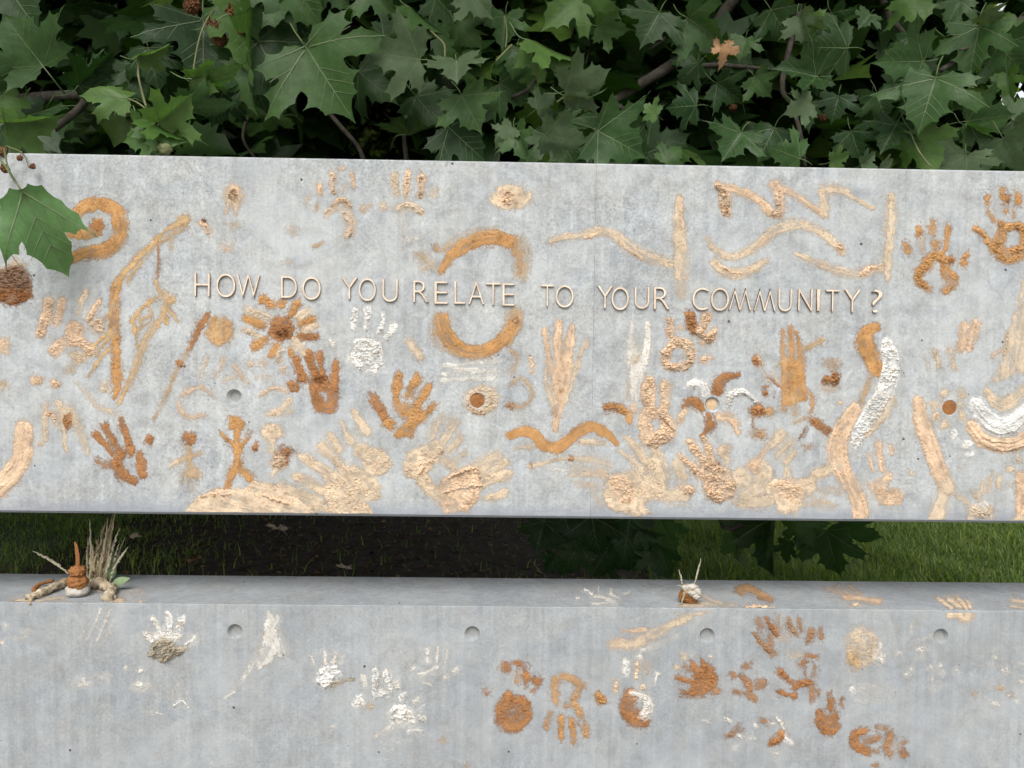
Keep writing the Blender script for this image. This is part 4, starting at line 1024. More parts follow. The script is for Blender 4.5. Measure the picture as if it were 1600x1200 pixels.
hand_w('pale tan handprint between the winding ribbon and the combed bar', [S('T', (8, 7), [1356, 710, 1360, 722, 1364, 734], 0.82, 1.2, 'r'), S('T', (9, 8), [1374, 694, 1376, 714, 1380, 734], 0.86, 1.4, 'r'), S('T', (7, 6), [1393, 698, 1394, 708], 0.8, 1.2, 'r'), E('P', 1422, 739, 6, 5, 0, 0.5, 0.5)],
     [Pg('T', [1358, 756, 1376, 746, 1393, 738, 1394, 750, 1384, 762, 1396, 762, 1410, 768, 1408, 784, 1396, 790, 1376, 788, 1368, 776], 0.86, 1, 'r', 6)])
hand('pale crumbly handprint with four streaky fingers at the bottom edge near the outer corner', [S('P', (6, 8), [1538, 750, 1532, 764, 1528, 778], 0.6, 0.8), S('P', (6, 8), [1549, 738, 1546, 754, 1543, 768], 0.7, 0.9), S('P', 8, [1561, 746, 1560, 760], 0.7, 0.9), S('P', 6, [1518, 764, 1524, 776], 0.5, 0.6)],
     [E('P', 1532, 798, 20, 14, 0, 0.75, 2.2), E('W', 1537, 788, 8, 5, 0, 0.85, 1.6), S('P', 9, [1548, 800, 1552, 812], 0.6, 0.8), E('P', 1516, 812, 5, 5, 0, 0.8, 1)])
mark('clay_bar', 'tan upright stroke cut off at the lower outer corner of the slab', 'clay stroke', [S('T', (16, 20, 22), [1593, 744, 1597, 770, 1600, 806], 0.95, 1.6), S('P', 10, [1582, 814, 1600, 808], 0.8, 0.8)])
mark('clay_dot', 'two small cream dots above the tan upright stroke', 'clay dot', [E('P', 1591, 719, 6, 6, -20, 0.85, 1.2), E('P', 1579, 733, 7, 5, 0, 0.85, 1.2), E('P', 1576, 756, 5, 5, 0, 0.4, 0.5)])

mark('clay_dab', 'streaky cream wash under the mushroom headed figure, along the bottom edge', 'clay smear', [S('P', (16, 20, 12), [440, 760, 470, 775, 500, 790], 0.72, 0.6), S('P', (10, 14, 10), [478, 790, 505, 796, 530, 802], 0.65, 0.5)])
mark('clay_dab', 'streaky cream wash between the two middle fan-shaped tan hands', 'clay smear', [S('P', (18, 22, 14), [660, 752, 676, 768, 690, 780], 0.7, 0.5), S('P', 14, [690, 716, 712, 732], 0.6, 0.5)])
mark('clay_dab', 'streaky cream wash at the bottom edge beneath the peach ribbon tan hands', 'clay smear', [S('P', (14, 22, 20), [1150, 784, 1176, 786, 1204, 782], 0.68, 0.5), S('P', (14, 12), [1270, 784, 1300, 790], 0.5, 0.4)])

# clay packed into tie holes
def hole_fill(px, py, colr, label, depth, rr):
    p = at(px, py)
    n = 36
    V, Fc = [], []
    rad = [rr, rr * 0.8, rr * 0.5, rr * 0.2]
    for j, r in enumerate(rad):
        for k in range(n):
            a = 2 * pi * k / n
            z = mnoise.noise(Vector((r * cos(a) * 300, r * sin(a) * 300, px * 0.1))) * 0.0016
            V.append((r * cos(a), depth - z - 0.0006 * j, r * sin(a)))
    for j in range(3):
        for k in range(n):
            Fc.append((j * n + k, j * n + (k + 1) % n, (j + 1) * n + (k + 1) % n, (j + 1) * n + k))
    Fc.append(tuple(3 * n + k for k in range(n)))
    o = link('clay_plug', mesh_from('clay_plug', V, Fc, True), colr, None, tuple(p))
    tag(o, label, 'clay plug')
M_tanclay = simple_mat('tan_clay', (0.44, 0.30, 0.17), (0.60, 0.44, 0.28), 70, 0.85, 0.2, 0.003, 0, 200)
hole_fill(746, 626, M_brownclay, 'brown clay packed in the tie hole below the ochre ring', 0.002, HR * 0.99)
hole_fill(1113, 632, M_tanclay, 'tan clay pressed into the tie hole at the pinwheel centre', 0.0068, HR * 0.72)
hole_fill(1484, 637, M_brownclay, 'smooth brown clay filling the tie hole of the little cream flower', 0.0018, HR * 0.99)

# ---- lower wall face
THIN = {'B': 0.90, 'O': 0.93, 'W': 0.93}
mark('clay_scratch', 'faint white scratch marks on the wall below the clay figure', 'clay stroke', [S('W', 5, [136, 998, 150, 972, 158, 952], 0.5, 0.5), S('W', 5, [150, 1000, 162, 978, 174, 952], 0.5, 0.5), S('W', 5, [162, 1002, 170, 985, 178, 970], 0.42, 0.4), S('W', 7, [126, 1000, 132, 990], 0.55, 0.6)])
hand('white handprint with a thick grey-beige palm on the lower wall', [
    S('W', (9, 11), [239, 968, 244, 976, 248, 986], 0.9, 1.8, 'r'), S('W', (8, 12), [262, 958, 264, 972, 265, 988], 0.95, 1.6, 'r'), S('W', (11, 10), [283, 964, 281, 976, 278, 990], 0.92, 1.8, 'r'), S('W', 10, [226, 990, 236, 1000], 0.8, 1.6, 'r'), S('W', (14, 10), [302, 998, 292, 1008], 0.88, 1.8, 'r')],
    [S('W', 14, [246, 994, 262, 994, 278, 996], 0.85, 1.5, 'r'), Pg('G', [240, 1006, 252, 997, 268, 999, 276, 1010, 292, 1012, 284, 1022, 270, 1030, 256, 1036, 246, 1030, 233, 1024], 1, 3.4, 'r', 5)])
mark('clay_speckle', 'white clay specks by the outer end of the lower wall', 'clay mark', [E('W', 10, 978, 6, 5, 0, 0.6, 0.8), E('W', 42, 988, 9, 8, 0, 0.5, 1), E('W', 4, 1004, 5, 7, 0, 0.6, 0.8), E('W', 28, 998, 10, 4, 0, 0.35, 0.5)])
mark('clay_speckle', 'feathery white splatter low on the wall under the beige-palmed handprint', 'clay mark', [E('W', 130, 1066, 20, 11, -15, 0.42, 0.9), E('W', 165, 1060, 12, 9, 0, 0.25, 0.6)])
mark('clay_speckle', 'scattered white crumbs below the beige-palmed handprint', 'clay mark', [E('W', 199, 1044, 5, 6, 0, 0.5, 1), E('W', 221, 1048, 4, 3, 0, 0.9, 2), E('W', 217, 1070, 6, 5, 0, 0.85, 2), E('W', 225, 1072, 20, 10, 0, 0.3, 0.7), E('W', 238, 1114, 4, 3, 0, 0.9, 2), S('W', 3, [243, 1114, 254, 1118], 0.7, 1), E('W', 281, 1070, 5, 4, 0, 0.4, 0.8)])
mark('clay_tripod', 'small white three-pronged bird foot mark on the lower wall', 'clay mark', [S('W', 4.5, [272, 1102, 282, 1096, 288, 1096, 296, 1106], 0.92, 1.6, 'r', 0.3), S('W', 3.5, [284, 1096, 286, 1084], 0.8, 1.2, 'r'), S('W', 3, [271, 1080, 272, 1092], 0.6, 1), S('W', 3, [290, 1102, 300, 1110], 0.5, 0.8)])
mark('clay_swoosh', 'white swoosh with a feathered head and long thin tail', 'clay stroke', [S('W', (7, 20, 32, 30, 16), [419, 957, 423, 978, 424, 1000, 418, 1022, 408, 1038], 0.8, 1.5), S('W', (14, 20), [436, 968, 432, 985, 440, 1020], 0.6, 1), S('W', (16, 10, 7, 5), [408, 1020, 388, 1046, 372, 1072, 352, 1090], 0.52, 0.4), S('W', 4, [365, 1082, 352, 1090], 0.85, 1)])
hand('white handprint with a crusty palm dragging a tail, on the lower wall', [S('W', 4, [487, 1026, 490, 1036], 0.8, 1, 'r'), S('W', 6, [508, 1018, 508, 1036], 0.85, 1.4, 'r'), S('W', 7, [525, 1020, 521, 1036], 0.88, 1.4, 'r'), S('W', 5, [537, 1028, 533, 1036], 0.8, 1.2, 'r')],
     [Pg('W', [494, 1050, 506, 1042, 528, 1038, 532, 1054, 524, 1068, 506, 1074, 494, 1066], 0.98, 2.6, 'r', 5), S('G', (8, 4), [520, 1068, 536, 1064, 552, 1062], 0.9, 1.6, 'r')])
hand('white handprint with fat crumbly fingers, between two other white hands', [S('W', 8, [569, 1058, 572, 1072], 0.85, 1.2, 'r'), S('W', (14, 10), [586, 1050, 587, 1066, 585, 1076], 0.92, 2, 'r'), S('W', (13, 11), [604, 1052, 608, 1066, 611, 1076], 0.95, 2.4, 'r'), E('W', 619, 1070, 6, 8, 0, 0.9, 1.6), S('W', (13, 12), [556, 1100, 562, 1090, 568, 1096], 0.92, 1.6, 'r')],
     [Pg('W', [580, 1078, 596, 1076, 610, 1082, 606, 1092, 592, 1090, 584, 1096], 0.92, 2, 'r', 5), E('P', 577, 1103, 9, 5, 0, 0.7, 0.7)])
hand('lowest white handprint with a smeared wrist on the lower wall', [S('W', (8, 6), [630, 1084, 626, 1094], 0.92, 1.8, 'r'), S('W', 8, [654, 1090, 646, 1098], 0.8, 1.4, 'r'), S('W', 4, [663, 1102, 652, 1110], 0.7, 1, 'r'), E('W', 658, 1122, 7, 5, 0, 0.9, 2.2), S('W', 8, [656, 1142, 640, 1142], 0.75, 1.2, 'r')],
     [E('W', 622, 1114, 17, 13, -20, 0.95, 2.4), E('W', 634, 1122, 18, 14, 0, 0.8, 1.6), S('W', (14, 9), [614, 1132, 600, 1142, 586, 1150], 0.62, 0.8, 'r')])
hand('faint broken white handprint of thin dabs beneath the second lower tie hole', [S('W', 7, [668, 1016, 669, 1034], 0.75, 1, 'r'), S('W', 7, [684, 1012, 683, 1032], 0.7, 1, 'r'), S('W', 5, [699, 1018, 697, 1034], 0.65, 1, 'r'), E('W', 645, 1044, 5, 4, 0, 0.7, 1), E('W', 711, 1047, 9, 5, -30, 0.55, 0.8)],
     [S('W', 5, [654, 1054, 668, 1050, 684, 1042], 0.75, 1.2, 'r'), E('W', 683, 1050, 9, 7, 0, 0.45, 0.8), S('W', 4, [662, 1066, 674, 1070], 0.6, 1), E('W', 694, 1058, 6, 5, 0, 0.45, 0.8)])
mark('clay_smudge', 'barely visible white smudges under the lowest white handprint', 'clay mark', [S('W', 5, [512, 1150, 516, 1138, 524, 1136], 0.42, 0.4), S('W', 4, [598, 1158, 640, 1158], 0.5, 0.4), S('W', 4, [602, 1172, 614, 1171], 0.45, 0.3), S('W', 4, [602, 1186, 612, 1186], 0.5, 0.3), E('W', 564, 1132, 5, 4, 0, 0.35, 0.3), E('Y', 691, 1156, 5, 5, 0, 0.5, 0.4), E('Y', 726, 1196, 6, 4, 0, 0.55, 0.4)])
hand('orange brown handprint with a closed round palm, beside the upside-down tan handprint', [
    [E('B', 790, 1042, 8, 8, 0, 0.96, 1), E('B', 794, 1088, 8, 9, 0, 0.96, 1)], [E('B', 808, 1036, 7, 6, 0, 0.96, 1), S('O', 7, [807, 1048, 807, 1066], 0.75, 0.6, 'r')], E('B', 822, 1056, 6, 17, 3, 0.99, 1.2), [E('B', 839, 1064, 8, 8, 0, 0.95, 1.2), E('B', 833, 1078, 5, 5, 0, 0.9, 1)], E('B', 762, 1082, 6, 4, 20, 0.8, 0.8)],
    [S('B', (20, 23, 25, 25, 22), [792, 1096, 786, 1112, 790, 1128, 807, 1130, 819, 1116, 815, 1100, 800, 1096], 0.99, 1.2, 'r', 0.25), S('N', 5, [784, 1112, 796, 1116, 806, 1110], 0.8, 1.6)])
hand('upside-down tan handprint with an arched palm and fingers pointing down', [S('O', (7, 9), [861, 1112, 856, 1124, 853, 1136], 0.82, 1, 'r'), S('O', 8, [878, 1120, 876, 1136, 876, 1152], 0.92, 1.2, 'r'), S('O', 9, [893, 1126, 895, 1140, 896, 1158], 0.92, 1.2, 'r'), S('O', 8, [912, 1128, 916, 1140, 916, 1150], 0.92, 1.2, 'r')],
     [S('O', (14, 13, 14), [868, 1094, 866, 1076, 870, 1062], 0.82, 0.8), S('O', (14, 12, 14), [868, 1060, 888, 1058, 906, 1070], 0.72, 0.8), S('O', 11, [908, 1070, 900, 1084, 896, 1092], 0.75, 1, 'r'), S('O', 12, [898, 1100, 904, 1108, 908, 1116], 0.9, 1.2, 'r'), E('O', 884, 1103, 5, 4, 0, 0.8, 1)])
mark('clay_nub', 'single small tan nub beside the upside-down handprint', 'clay lump', [S('O', (11, 12), [934, 1086, 940, 1094], 0.99, 2.4, 'r', 0.3)])
hand('mixed handprint with white fingers and a brown and white palm', [E('W', 977, 1043, 6.5, 15, 3, 0.92, 1.6), [E('W', 998, 1026, 6, 6, 0, 0.8, 1.6), S('P', 8, [996, 1036, 995, 1050, 994, 1058], 0.82, 1.6, 'r')], S('P', 7, [1011, 1034, 1010, 1050], 0.8, 1.6, 'r'), S('W', 5, [1027, 1052, 1024, 1068], 0.82, 1.4, 'r'), E('P', 962, 1073, 6, 8, 0, 0.85, 1.6)],
     [S('B', (22, 26, 28), [986, 1086, 980, 1104, 988, 1120, 1002, 1124], 0.98, 1.2, 'r', 0.3), S('W', (10, 16, 14), [988, 1084, 1006, 1092, 1013, 1106, 1006, 1116], 0.9, 2.2, 'r'), E('P', 1004, 1073, 5, 6, 0, 0.75, 1.6)])
mark('clay_smear', 'pale cream sweeping smear under the ledge beside the third lower tie hole', 'clay stroke', [S('P', (22, 20, 18, 14, 10), [962, 1008, 985, 1006, 1015, 994, 1045, 978, 1078, 964], 0.6, 0.5), S('T', 7, [972, 985, 990, 985, 1008, 983], 0.72, 0.6), S('T', 8, [956, 1008, 966, 998], 0.7, 1), S('P', (12, 9, 7), [1060, 966, 1090, 960, 1110, 956], 0.6, 0.4), S('W', 10, [1000, 1016, 1030, 1006, 1060, 992], 0.36, 0.3)])
hand('dark orange hand stamped sideways below the third lower tie hole', [
    S('B', 6, [1068, 1041, 1080, 1048], 0.9, 1.2, 'r'), S('B', 8, [1060, 1058, 1076, 1064, 1088, 1066], 0.96, 1.4, 'r'), S('B', 9, [1066, 1082, 1080, 1085, 1096, 1084], 0.97, 1.2, 'r'), S('B', (9, 12), [1082, 1038, 1090, 1048], 0.96, 1.2, 'r'), S('B', (11, 14), [1098, 1034, 1102, 1046], 0.96, 1.6, 'r'), E('B', 1119, 1080, 5, 6, 30, 0.9, 1)],
    [Pg('B', [1084, 1056, 1092, 1044, 1108, 1038, 1122, 1056, 1120, 1070, 1106, 1086, 1084, 1088, 1076, 1080], 0.99, 1.3, 'r', 5), E('P', 1069, 1027, 6, 6, 0, 0.8, 1), E('W', 1081, 1024, 4, 4, 0, 0.7, 1), E('W', 1110, 1026, 4, 4, 0, 0.7, 1), E('P', 1058, 1042, 4, 4, 0, 0.7, 1)])
hand('small broken orange handprint just beyond the sideways dark orange hand', [E('B', 1146, 1055, 6, 5, 10, 0.97, 1.2), E('B', 1167, 1040, 6, 5, -20, 0.97, 1.4), S('B', 6, [1148, 1079, 1158, 1083], 0.9, 1, 'r')], [S('B', (9, 10), [1160, 1056, 1168, 1066, 1172, 1076], 0.92, 1.6, 'r'), Pg('B', [1174, 1066, 1186, 1060, 1198, 1062, 1196, 1078, 1180, 1080], 0.72, 0.8, 'r', 5), S('B', 11, [1168, 1084, 1178, 1092], 0.9, 1.4, 'r')])
mark('clay_splat', 'small orange and white splat with a curl, low beneath the broken orange handprint', 'clay mark', [S('B', (8, 12), [1136, 1152, 1146, 1146, 1156, 1138], 0.85, 1.8, 'r'), S('W', 7, [1132, 1122, 1142, 1127], 0.88, 1.8, 'r'), S('W', 6, [1152, 1148, 1158, 1152], 0.85, 1.6, 'r'), E('W', 1107, 1127, 5, 3, 20, 0.8, 1.2), E('W', 1178, 1134, 4, 5, 0, 0.75, 1.2), E('W', 1174, 1153, 6, 4, 0, 0.75, 1.2), E('W', 1146, 1168, 6, 6, 0, 0.55, 1), E('B', 1194, 1127, 6, 3, 20, 0.8, 0.8)])
mark('clay_splat', 'orange splat with white wisps beside the orange palm handprint', 'clay mark', [S('B', (9, 14), [1206, 1162, 1216, 1154, 1222, 1148], 0.95, 1.8, 'r'), S('W', 6, [1214, 1122, 1222, 1132, 1224, 1144], 0.85, 1.8, 'r'), S('W', 7, [1222, 1148, 1230, 1156, 1236, 1160], 0.85, 1.8, 'r'), S('W', 4, [1200, 1130, 1210, 1132], 0.7, 1, 'r'), E('W', 1214, 1178, 8, 4, 0, 0.55, 0.8)])
hand('scattered orange fingermarks forming a broken hand below the ledge', [S('B', (6, 9), [1184, 968, 1190, 980], 0.75, 1.2, 'r'), S('B', (7, 12, 6), [1198, 968, 1206, 980, 1214, 992], 0.95, 2, 'r'), S('O', 5, [1217, 962, 1217, 985], 0.6, 0.7, 'r'), S('B', (5, 9, 8), [1231, 966, 1234, 980, 1243, 991], 0.92, 1.8, 'r'), S('B', 5, [1249, 968, 1252, 984], 0.75, 1, 'r'), S('B', 9, [1268, 986, 1264, 998, 1262, 1000], 0.88, 1.6, 'r'), S('B', 8, [1282, 985, 1282, 996], 0.8, 1.4, 'r')],
     [S('B', (9, 12), [1180, 992, 1192, 1006, 1208, 1020], 0.9, 1.6, 'r'), E('B', 1204, 1002, 5, 10, 0, 0.8, 1.2), E('T', 1222, 996, 10, 5, 0, 0.4, 0.5)])
hand('orange handprint of separate finger dabs above the orange palm handprint', [E('B', 1265, 1027, 10, 5, -10, 0.97, 1.4), [E('B', 1253, 1037, 6, 5, 0, 0.96, 1.2), S('B', 4, [1257, 1044, 1258, 1056], 0.55, 0.6)], S('B', (9, 6, 8), [1219, 1050, 1228, 1058, 1237, 1064], 0.98, 1.6, 'r'), S('B', 6, [1274, 1042, 1273, 1056], 0.9, 1.2, 'r'), [S('B', (9, 5), [1220, 1082, 1230, 1085], 0.98, 1.4, 'r'), E('B', 1240, 1087, 6, 5, 0, 0.96, 1.4)], E('P', 1236, 1023, 7, 7, 0, 0.4, 0.4), E('P', 1249, 1023, 6, 6, 0, 0.4, 0.4)],
     [S('B', 11, [1252, 1068, 1262, 1066, 1270, 1070], 0.98, 1.6, 'r'), S('B', 9, [1242, 1074, 1248, 1070], 0.95, 1.4, 'r'), S('B', 8, [1268, 1074, 1268, 1092], 0.92, 1.4, 'r'), E('B', 1279, 1082, 4, 5, 0, 0.85, 1)])
hand('solid orange palm handprint with two short fingers low on the wall', [[E('B', 1296, 1083, 4, 6, 0, 0.95, 1), S('B', 9, [1297, 1094, 1296, 1106], 0.97, 1, 'r')], S('B', 6, [1315, 1090, 1314, 1102], 0.95, 1, 'r'), S('B', (10, 8), [1280, 1112, 1284, 1122], 0.96, 1, 'r')],
     [Pg('B', [1275, 1116, 1284, 1112, 1298, 1116, 1310, 1110, 1309, 1126, 1312, 1136, 1300, 1150, 1284, 1146, 1274, 1134], 0.99, 1.3, 'r', 5)])
hand('sprawling pair of orange palm prints at the bottom of the wall', [S('B', 9, [1370, 1136, 1386, 1138, 1390, 1148], 0.88, 1, 'r'), E('B', 1413, 1178, 7, 6, 20, 0.96, 1.4), E('B', 1412, 1160, 5, 6, 30, 0.65, 1), E('B', 1370, 1174, 6, 4, 0, 0.82, 1)],
     [S('B', (13, 16, 14), [1350, 1142, 1336, 1150, 1336, 1164, 1354, 1174], 0.97, 1.4, 'r', 0.3), S('B', 10, [1352, 1158, 1372, 1152], 0.82, 1.2, 'r'), S('B', (14, 14, 12), [1392, 1150, 1386, 1164, 1388, 1178], 0.85, 1.2, 'r'), E('T', 1402, 1166, 10, 8, 0, 0.4, 0.5), E('B', 1368, 1196, 6, 5, 0, 0.75, 0.8)])
mark('clay_splat', 'tan and white spray splat with a clear ringed smear beneath it', 'clay mark', [E('P', 1348, 1010, 28, 32, -15, 0.50, 1), S('W', (16, 22), [1340, 985, 1350, 1000], 0.42, 0.8), E('W', 1372, 1020, 14, 18, 0, 0.5, 1.2), E('Y', 1334, 1028, 12, 18, 0, 0.62, 0.7), E('B', 1332, 1027, 5, 8, 0, 0.7, 1.2), E('W', 1377, 1033, 5, 6, 0, 0.9, 2), S('W', 5, [1330, 1076, 1336, 1092, 1366, 1096, 1390, 1090, 1388, 1070], 0.42, 0.8), E('W', 1358, 1078, 22, 12, 0, 0.28, 0.4), E('W', 1331, 1077, 4, 4, 0, 0.85, 1.4)])
mark('clay_smudge', 'white daubs just under the last lower tie hole', 'clay mark', [E('W', 1440, 1013, 8, 6, 0, 0.78, 1.6), E('W', 1440, 1028, 6, 4, 0, 0.4, 0.6), S('W', 3, [1420, 1012, 1440, 998, 1454, 992], 0.42, 0.4), S('W', 3, [1427, 974, 1423, 990], 0.5, 0.4), E('W', 1402, 1020, 5, 4, 0, 0.5, 0.8)])
mark('clay_speckle', 'scattered white dots in loose rings, toward the outer end of the lower wall', 'clay mark', [E('W', x, y, rx, ry, ro, a_ * 0.8, 1.2) for x, y, rx, ry, ro, a_ in [(1423, 1046, 6, 5, 0, .7), (1416, 1055, 4, 5, -40, .6), (1455, 1042, 5, 6, 0, .6), (1470, 1040, 4, 4, 0, .7), (1470, 1051, 5, 5, 0, .75), (1455, 1061, 4, 3, 30, .65), (1494, 1046, 5, 6, 0, .7), (1519, 1053, 4, 3, 0, .85), (1464, 1068, 6, 4, 0, .6), (1455, 1078, 10, 5, 0, .3), (1451, 1015, 5, 4, 0, .5), (1553, 1027, 4, 4, 0, .7), (1568, 1030, 4, 3, 0, .6), (1552, 1039, 5, 4, 0, .75), (1566, 1048, 5, 4, 30, .7), (1573, 1048, 4, 7, 0, .8), (1530, 1041, 3, 3, 0, .5), (1548, 1071, 5, 5, 0, .6), (1560, 1075, 8, 5, 0, .35), (1556, 1099, 8, 4, 20, .85), (1540, 1090, 4, 6, -30, .4), (1578, 1087, 4, 3, 0, .7), (1594, 1065, 5, 5, 0, .7), (1596, 1037, 4, 4, 0, .6), (1588, 1096, 4, 3, 0, .5)]] + [E('Y', 1563, 1075, 6, 5, 0, 0.5, 0.8), E('B', 1578, 1086, 4, 3, 0, 0.6, 1), E('Y', 1521, 1082, 4, 5, 0, 0.4, 0.4)])

# ---- on the ledge
hand('white handprint pressed flat on the ledge, fingers toward the slot', [S('W', 4, [901, 935, 905, 935], 0.7, 0.8, 'r'), S('W', 4, [912, 921, 920, 925, 925, 929], 0.92, 1, 'r'), S('W', 6, [935, 918, 936, 924], 0.9, 1, 'r'), S('W', 5, [955, 921, 954, 928], 0.9, 1, 'r'), S('W', 4, [983, 926, 977, 929], 0.75, 0.8, 'r')],
     [S('W', 8, [930, 933, 945, 935, 962, 938], 0.72, 0.8, 'r'), S('W', 5, [926, 944, 945, 943, 966, 945], 0.75, 0.8, 'r'), S('W', 5, [950, 929, 966, 934], 0.7, 0.8)], ledge=True)
mark('clay_smear', 'orange brown smear on the ledge beyond the brown clay lump', 'clay smear', [S('O', (12, 12, 11, 9), [1156, 921, 1166, 918, 1180, 924, 1204, 936], 0.9, 0.8), S('O', 8, [1152, 924, 1160, 928], 0.7, 0.5), S('B', 5, [1184, 934, 1204, 937], 0.9, 0.9)], None, True)
mark('clay_smear', 'faint orange streaked hand smear on the ledge, beyond the orange brown smear', 'clay smear', [S('T', 5, [1290, 920, 1306, 926, 1325, 934], 0.55, 0.5), S('T', 6, [1306, 916, 1325, 928, 1345, 938], 0.6, 0.6), S('T', 6, [1326, 917, 1345, 930], 0.5, 0.5), S('T', 8, [1320, 934, 1345, 936, 1374, 940], 0.85, 0.7), E('P', 1335, 944, 7, 3, 0, 0.85, 2)], None, True)
root = composite('handprint', 'peach handprint folded over the ledge edge above the last tie hole', 'handprint', [('palm_print', [Pg('P', [1474, 957, 1500, 956, 1524, 956, 1524, 966, 1512, 974, 1500, 970, 1492, 964, 1478, 966], 0.92, 0.9, 'r', 5)])], 'clay handprints on the concrete')
for pts, w in [([1466, 936, 1476, 942, 1486, 950], 6), ([1482, 936, 1492, 943, 1500, 951], 6), ([1496, 936, 1504, 943, 1510, 951], 6), ([1512, 940, 1516, 950], 5)]:
    me, c = clay_mesh([S('P', w, pts, 0.92, 0.8, 'r')], True)
    me.name = 'finger_print'
    link('finger_print', me, None, root, tuple(c - np.array(root.location)))
mark('clay_smear', 'faint cream smear on the ledge at its outer end', 'clay smear', [S('P', 7, [1582, 938, 1600, 942, 1612, 944], 0.6, 0.5), S('P', 3, [1580, 948, 1604, 950], 0.6, 0.8)], None, True)
mark('clay_crumbs', 'line of peach crumbs along the ledge edge beyond the brown lump', 'clay crumbs', [S('T', 5, [1166, 948, 1180, 949, 1196, 949], 0.95, 2.4, 'r'), S('P', 2, [1100, 949, 1140, 949], 0.7, 1, 'r'), S('P', 3, [1200, 949.5, 1210, 950], 0.8, 1.2, 'r')], None, True)
mark('clay_smear', 'thin cream streaks dragged on the ledge around the brown lump', 'clay smear', [S('P', 4, [1096, 928, 1106, 936, 1130, 944], 0.5, 0.3), S('P', 4, [1100, 932, 1120, 942, 1150, 947], 0.5, 0.3), S('P', 7, [1064, 946, 1080, 946, 1096, 946], 0.72, 0.5), S('P', 3, [1094, 942, 1120, 946], 0.55, 0.4)], None, True)
mark('clay_crumbs', 'cream crumbs and streaks on the ledge around the clay figure', 'clay crumbs', [S('P', 5, [22, 942, 36, 938, 46, 940], 0.75, 0.8, 'r'), S('P', 4, [58, 940, 80, 936, 100, 934], 0.7, 0.6, 'r'), E('P', 188, 939, 10, 4, 0, 0.88, 1), S('T', 3, [190, 927, 216, 925, 224, 926], 0.6, 0.5), S('T', 3, [210, 934, 218, 928, 225, 925], 0.5, 0.4), E('P', 219, 941, 5, 2.5, -30, 0.8, 1.2), S('P', 3, [146, 924, 160, 924], 0.7, 0.8), S('P', 3, [90, 940, 104, 938], 0.6, 0.6)], None, True)

# ------------------------------------------------------------------ clay sculptures on the ledge
def lump(name, mat, parent, c, r, seed=0, sub=3, amp=0.16, fr=1.6, flat=None):
    bm = bmesh.new()
    bmesh.ops.create_icosphere(bm, subdivisions=sub, radius=1)
    for v in bm.verts:
        d = v.co.normalized()
        n = mnoise.fractal(d * fr + Vector((seed * 3.1, seed, 0)), 0.7, 2.1, 4)
        rg = 1 - abs(mnoise.noise(d * fr * 2.3 + Vector((seed, 4, 1)))) * 1.0
        k = 1 + amp * n + amp * 0.55 * (rg ** 3 - 0.4)
        v.co = Vector((d.x * r[0] * k, d.y * r[1] * k, d.z * r[2] * k))
        if flat is not None and v.co.z < -flat:
            v.co.z = -flat
    me = bpy.data.meshes.new(name)
    bm.to_mesh(me); bm.free()
    me.polygons.foreach_set('use_smooth', [True] * len(me.polygons))
    return link(name, me, mat, parent, c)


def knobby(pts, r0, r1, n, seed, amp=0.35, sides=8):
    P = curve_pts(pts, n)
    rr = random.Random(seed)
    V, Fc = tube(P, [r0 + (r1 - r0) * i / (n - 1) for i in range(n)], sides)
    out = []
    for i, v in enumerate(V):
        c = Vector(P[min(i // sides, n - 1)])
        k = 1 + amp * mnoise.fractal(Vector(v) * 130 + Vector((seed, 0, 0)), 0.6, 2.2, 4)
        out.append(c + (Vector(v) - c) * k)
    return out, Fc


def led(px, py, dz=0.0):
    p = on_ledge(np.array(float(px)), np.array(float(py)))
    return Vector((p[0], p[1], p[2] + dz))


def up(px, py, y):
    p = at(np.array(float(px)), np.array(float(py)), y)
    return Vector(p)


b0 = led(120, 932)
fig = empty('clay_figure', b0)
tag(fig, 'orange brown clay figure with a twig on its head, on a white clay ball', 'clay figure')
yb = b0.y
k = (up(100, 920, yb) - up(0, 920, yb)).length / 100     # metres per pixel here
lump('base', M_whiteclay, fig, (0, 0.004, 9.5 * k), (17.5 * k, 15 * k, 11 * k), 1, 4, 0.12, 1.5, 9.5 * k)
lump('body', M_brownclay, fig, (up(121, 909, yb) - b0), (15 * k, 13 * k, 11.5 * k), 2, 4, 0.26, 2.4)
lump('head', M_brownclay, fig, (up(121, 893, yb) - b0), (12.2 * k, 11 * k, 9.5 * k), 3, 4, 0.26, 2.4)
st = [up(121, 888, yb) - b0, up(120.5, 872, yb) - b0, up(119, 860, yb) - b0, up(117, 846, yb) - b0]
V, Fc = tube(curve_pts(st, 10), [2.6 * k, 2.5 * k, 2.4 * k, 2.2 * k, 2.0 * k, 1.9 * k, 1.7 * k, 1.5 * k, 1.2 * k, 0.6 * k], 7)
st2 = [up(123, 888, yb) - b0 + Vector((0, -.002, 0)), up(123, 872, yb) - b0, up(121.5, 860, yb) - b0, up(119.5, 849, yb) - b0]
V2, F2 = tube(curve_pts(st2, 8), [2.2 * k, 2.0 * k, 1.9 * k, 1.7 * k, 1.5 * k, 1.3 * k, 1.1 * k, 0.5 * k], 7)
link('twig', mesh_from('twig', list(V) + list(V2), list(Fc) + [tuple(i + len(V) for i in f) for f in F2], True), M_brownclay, fig)

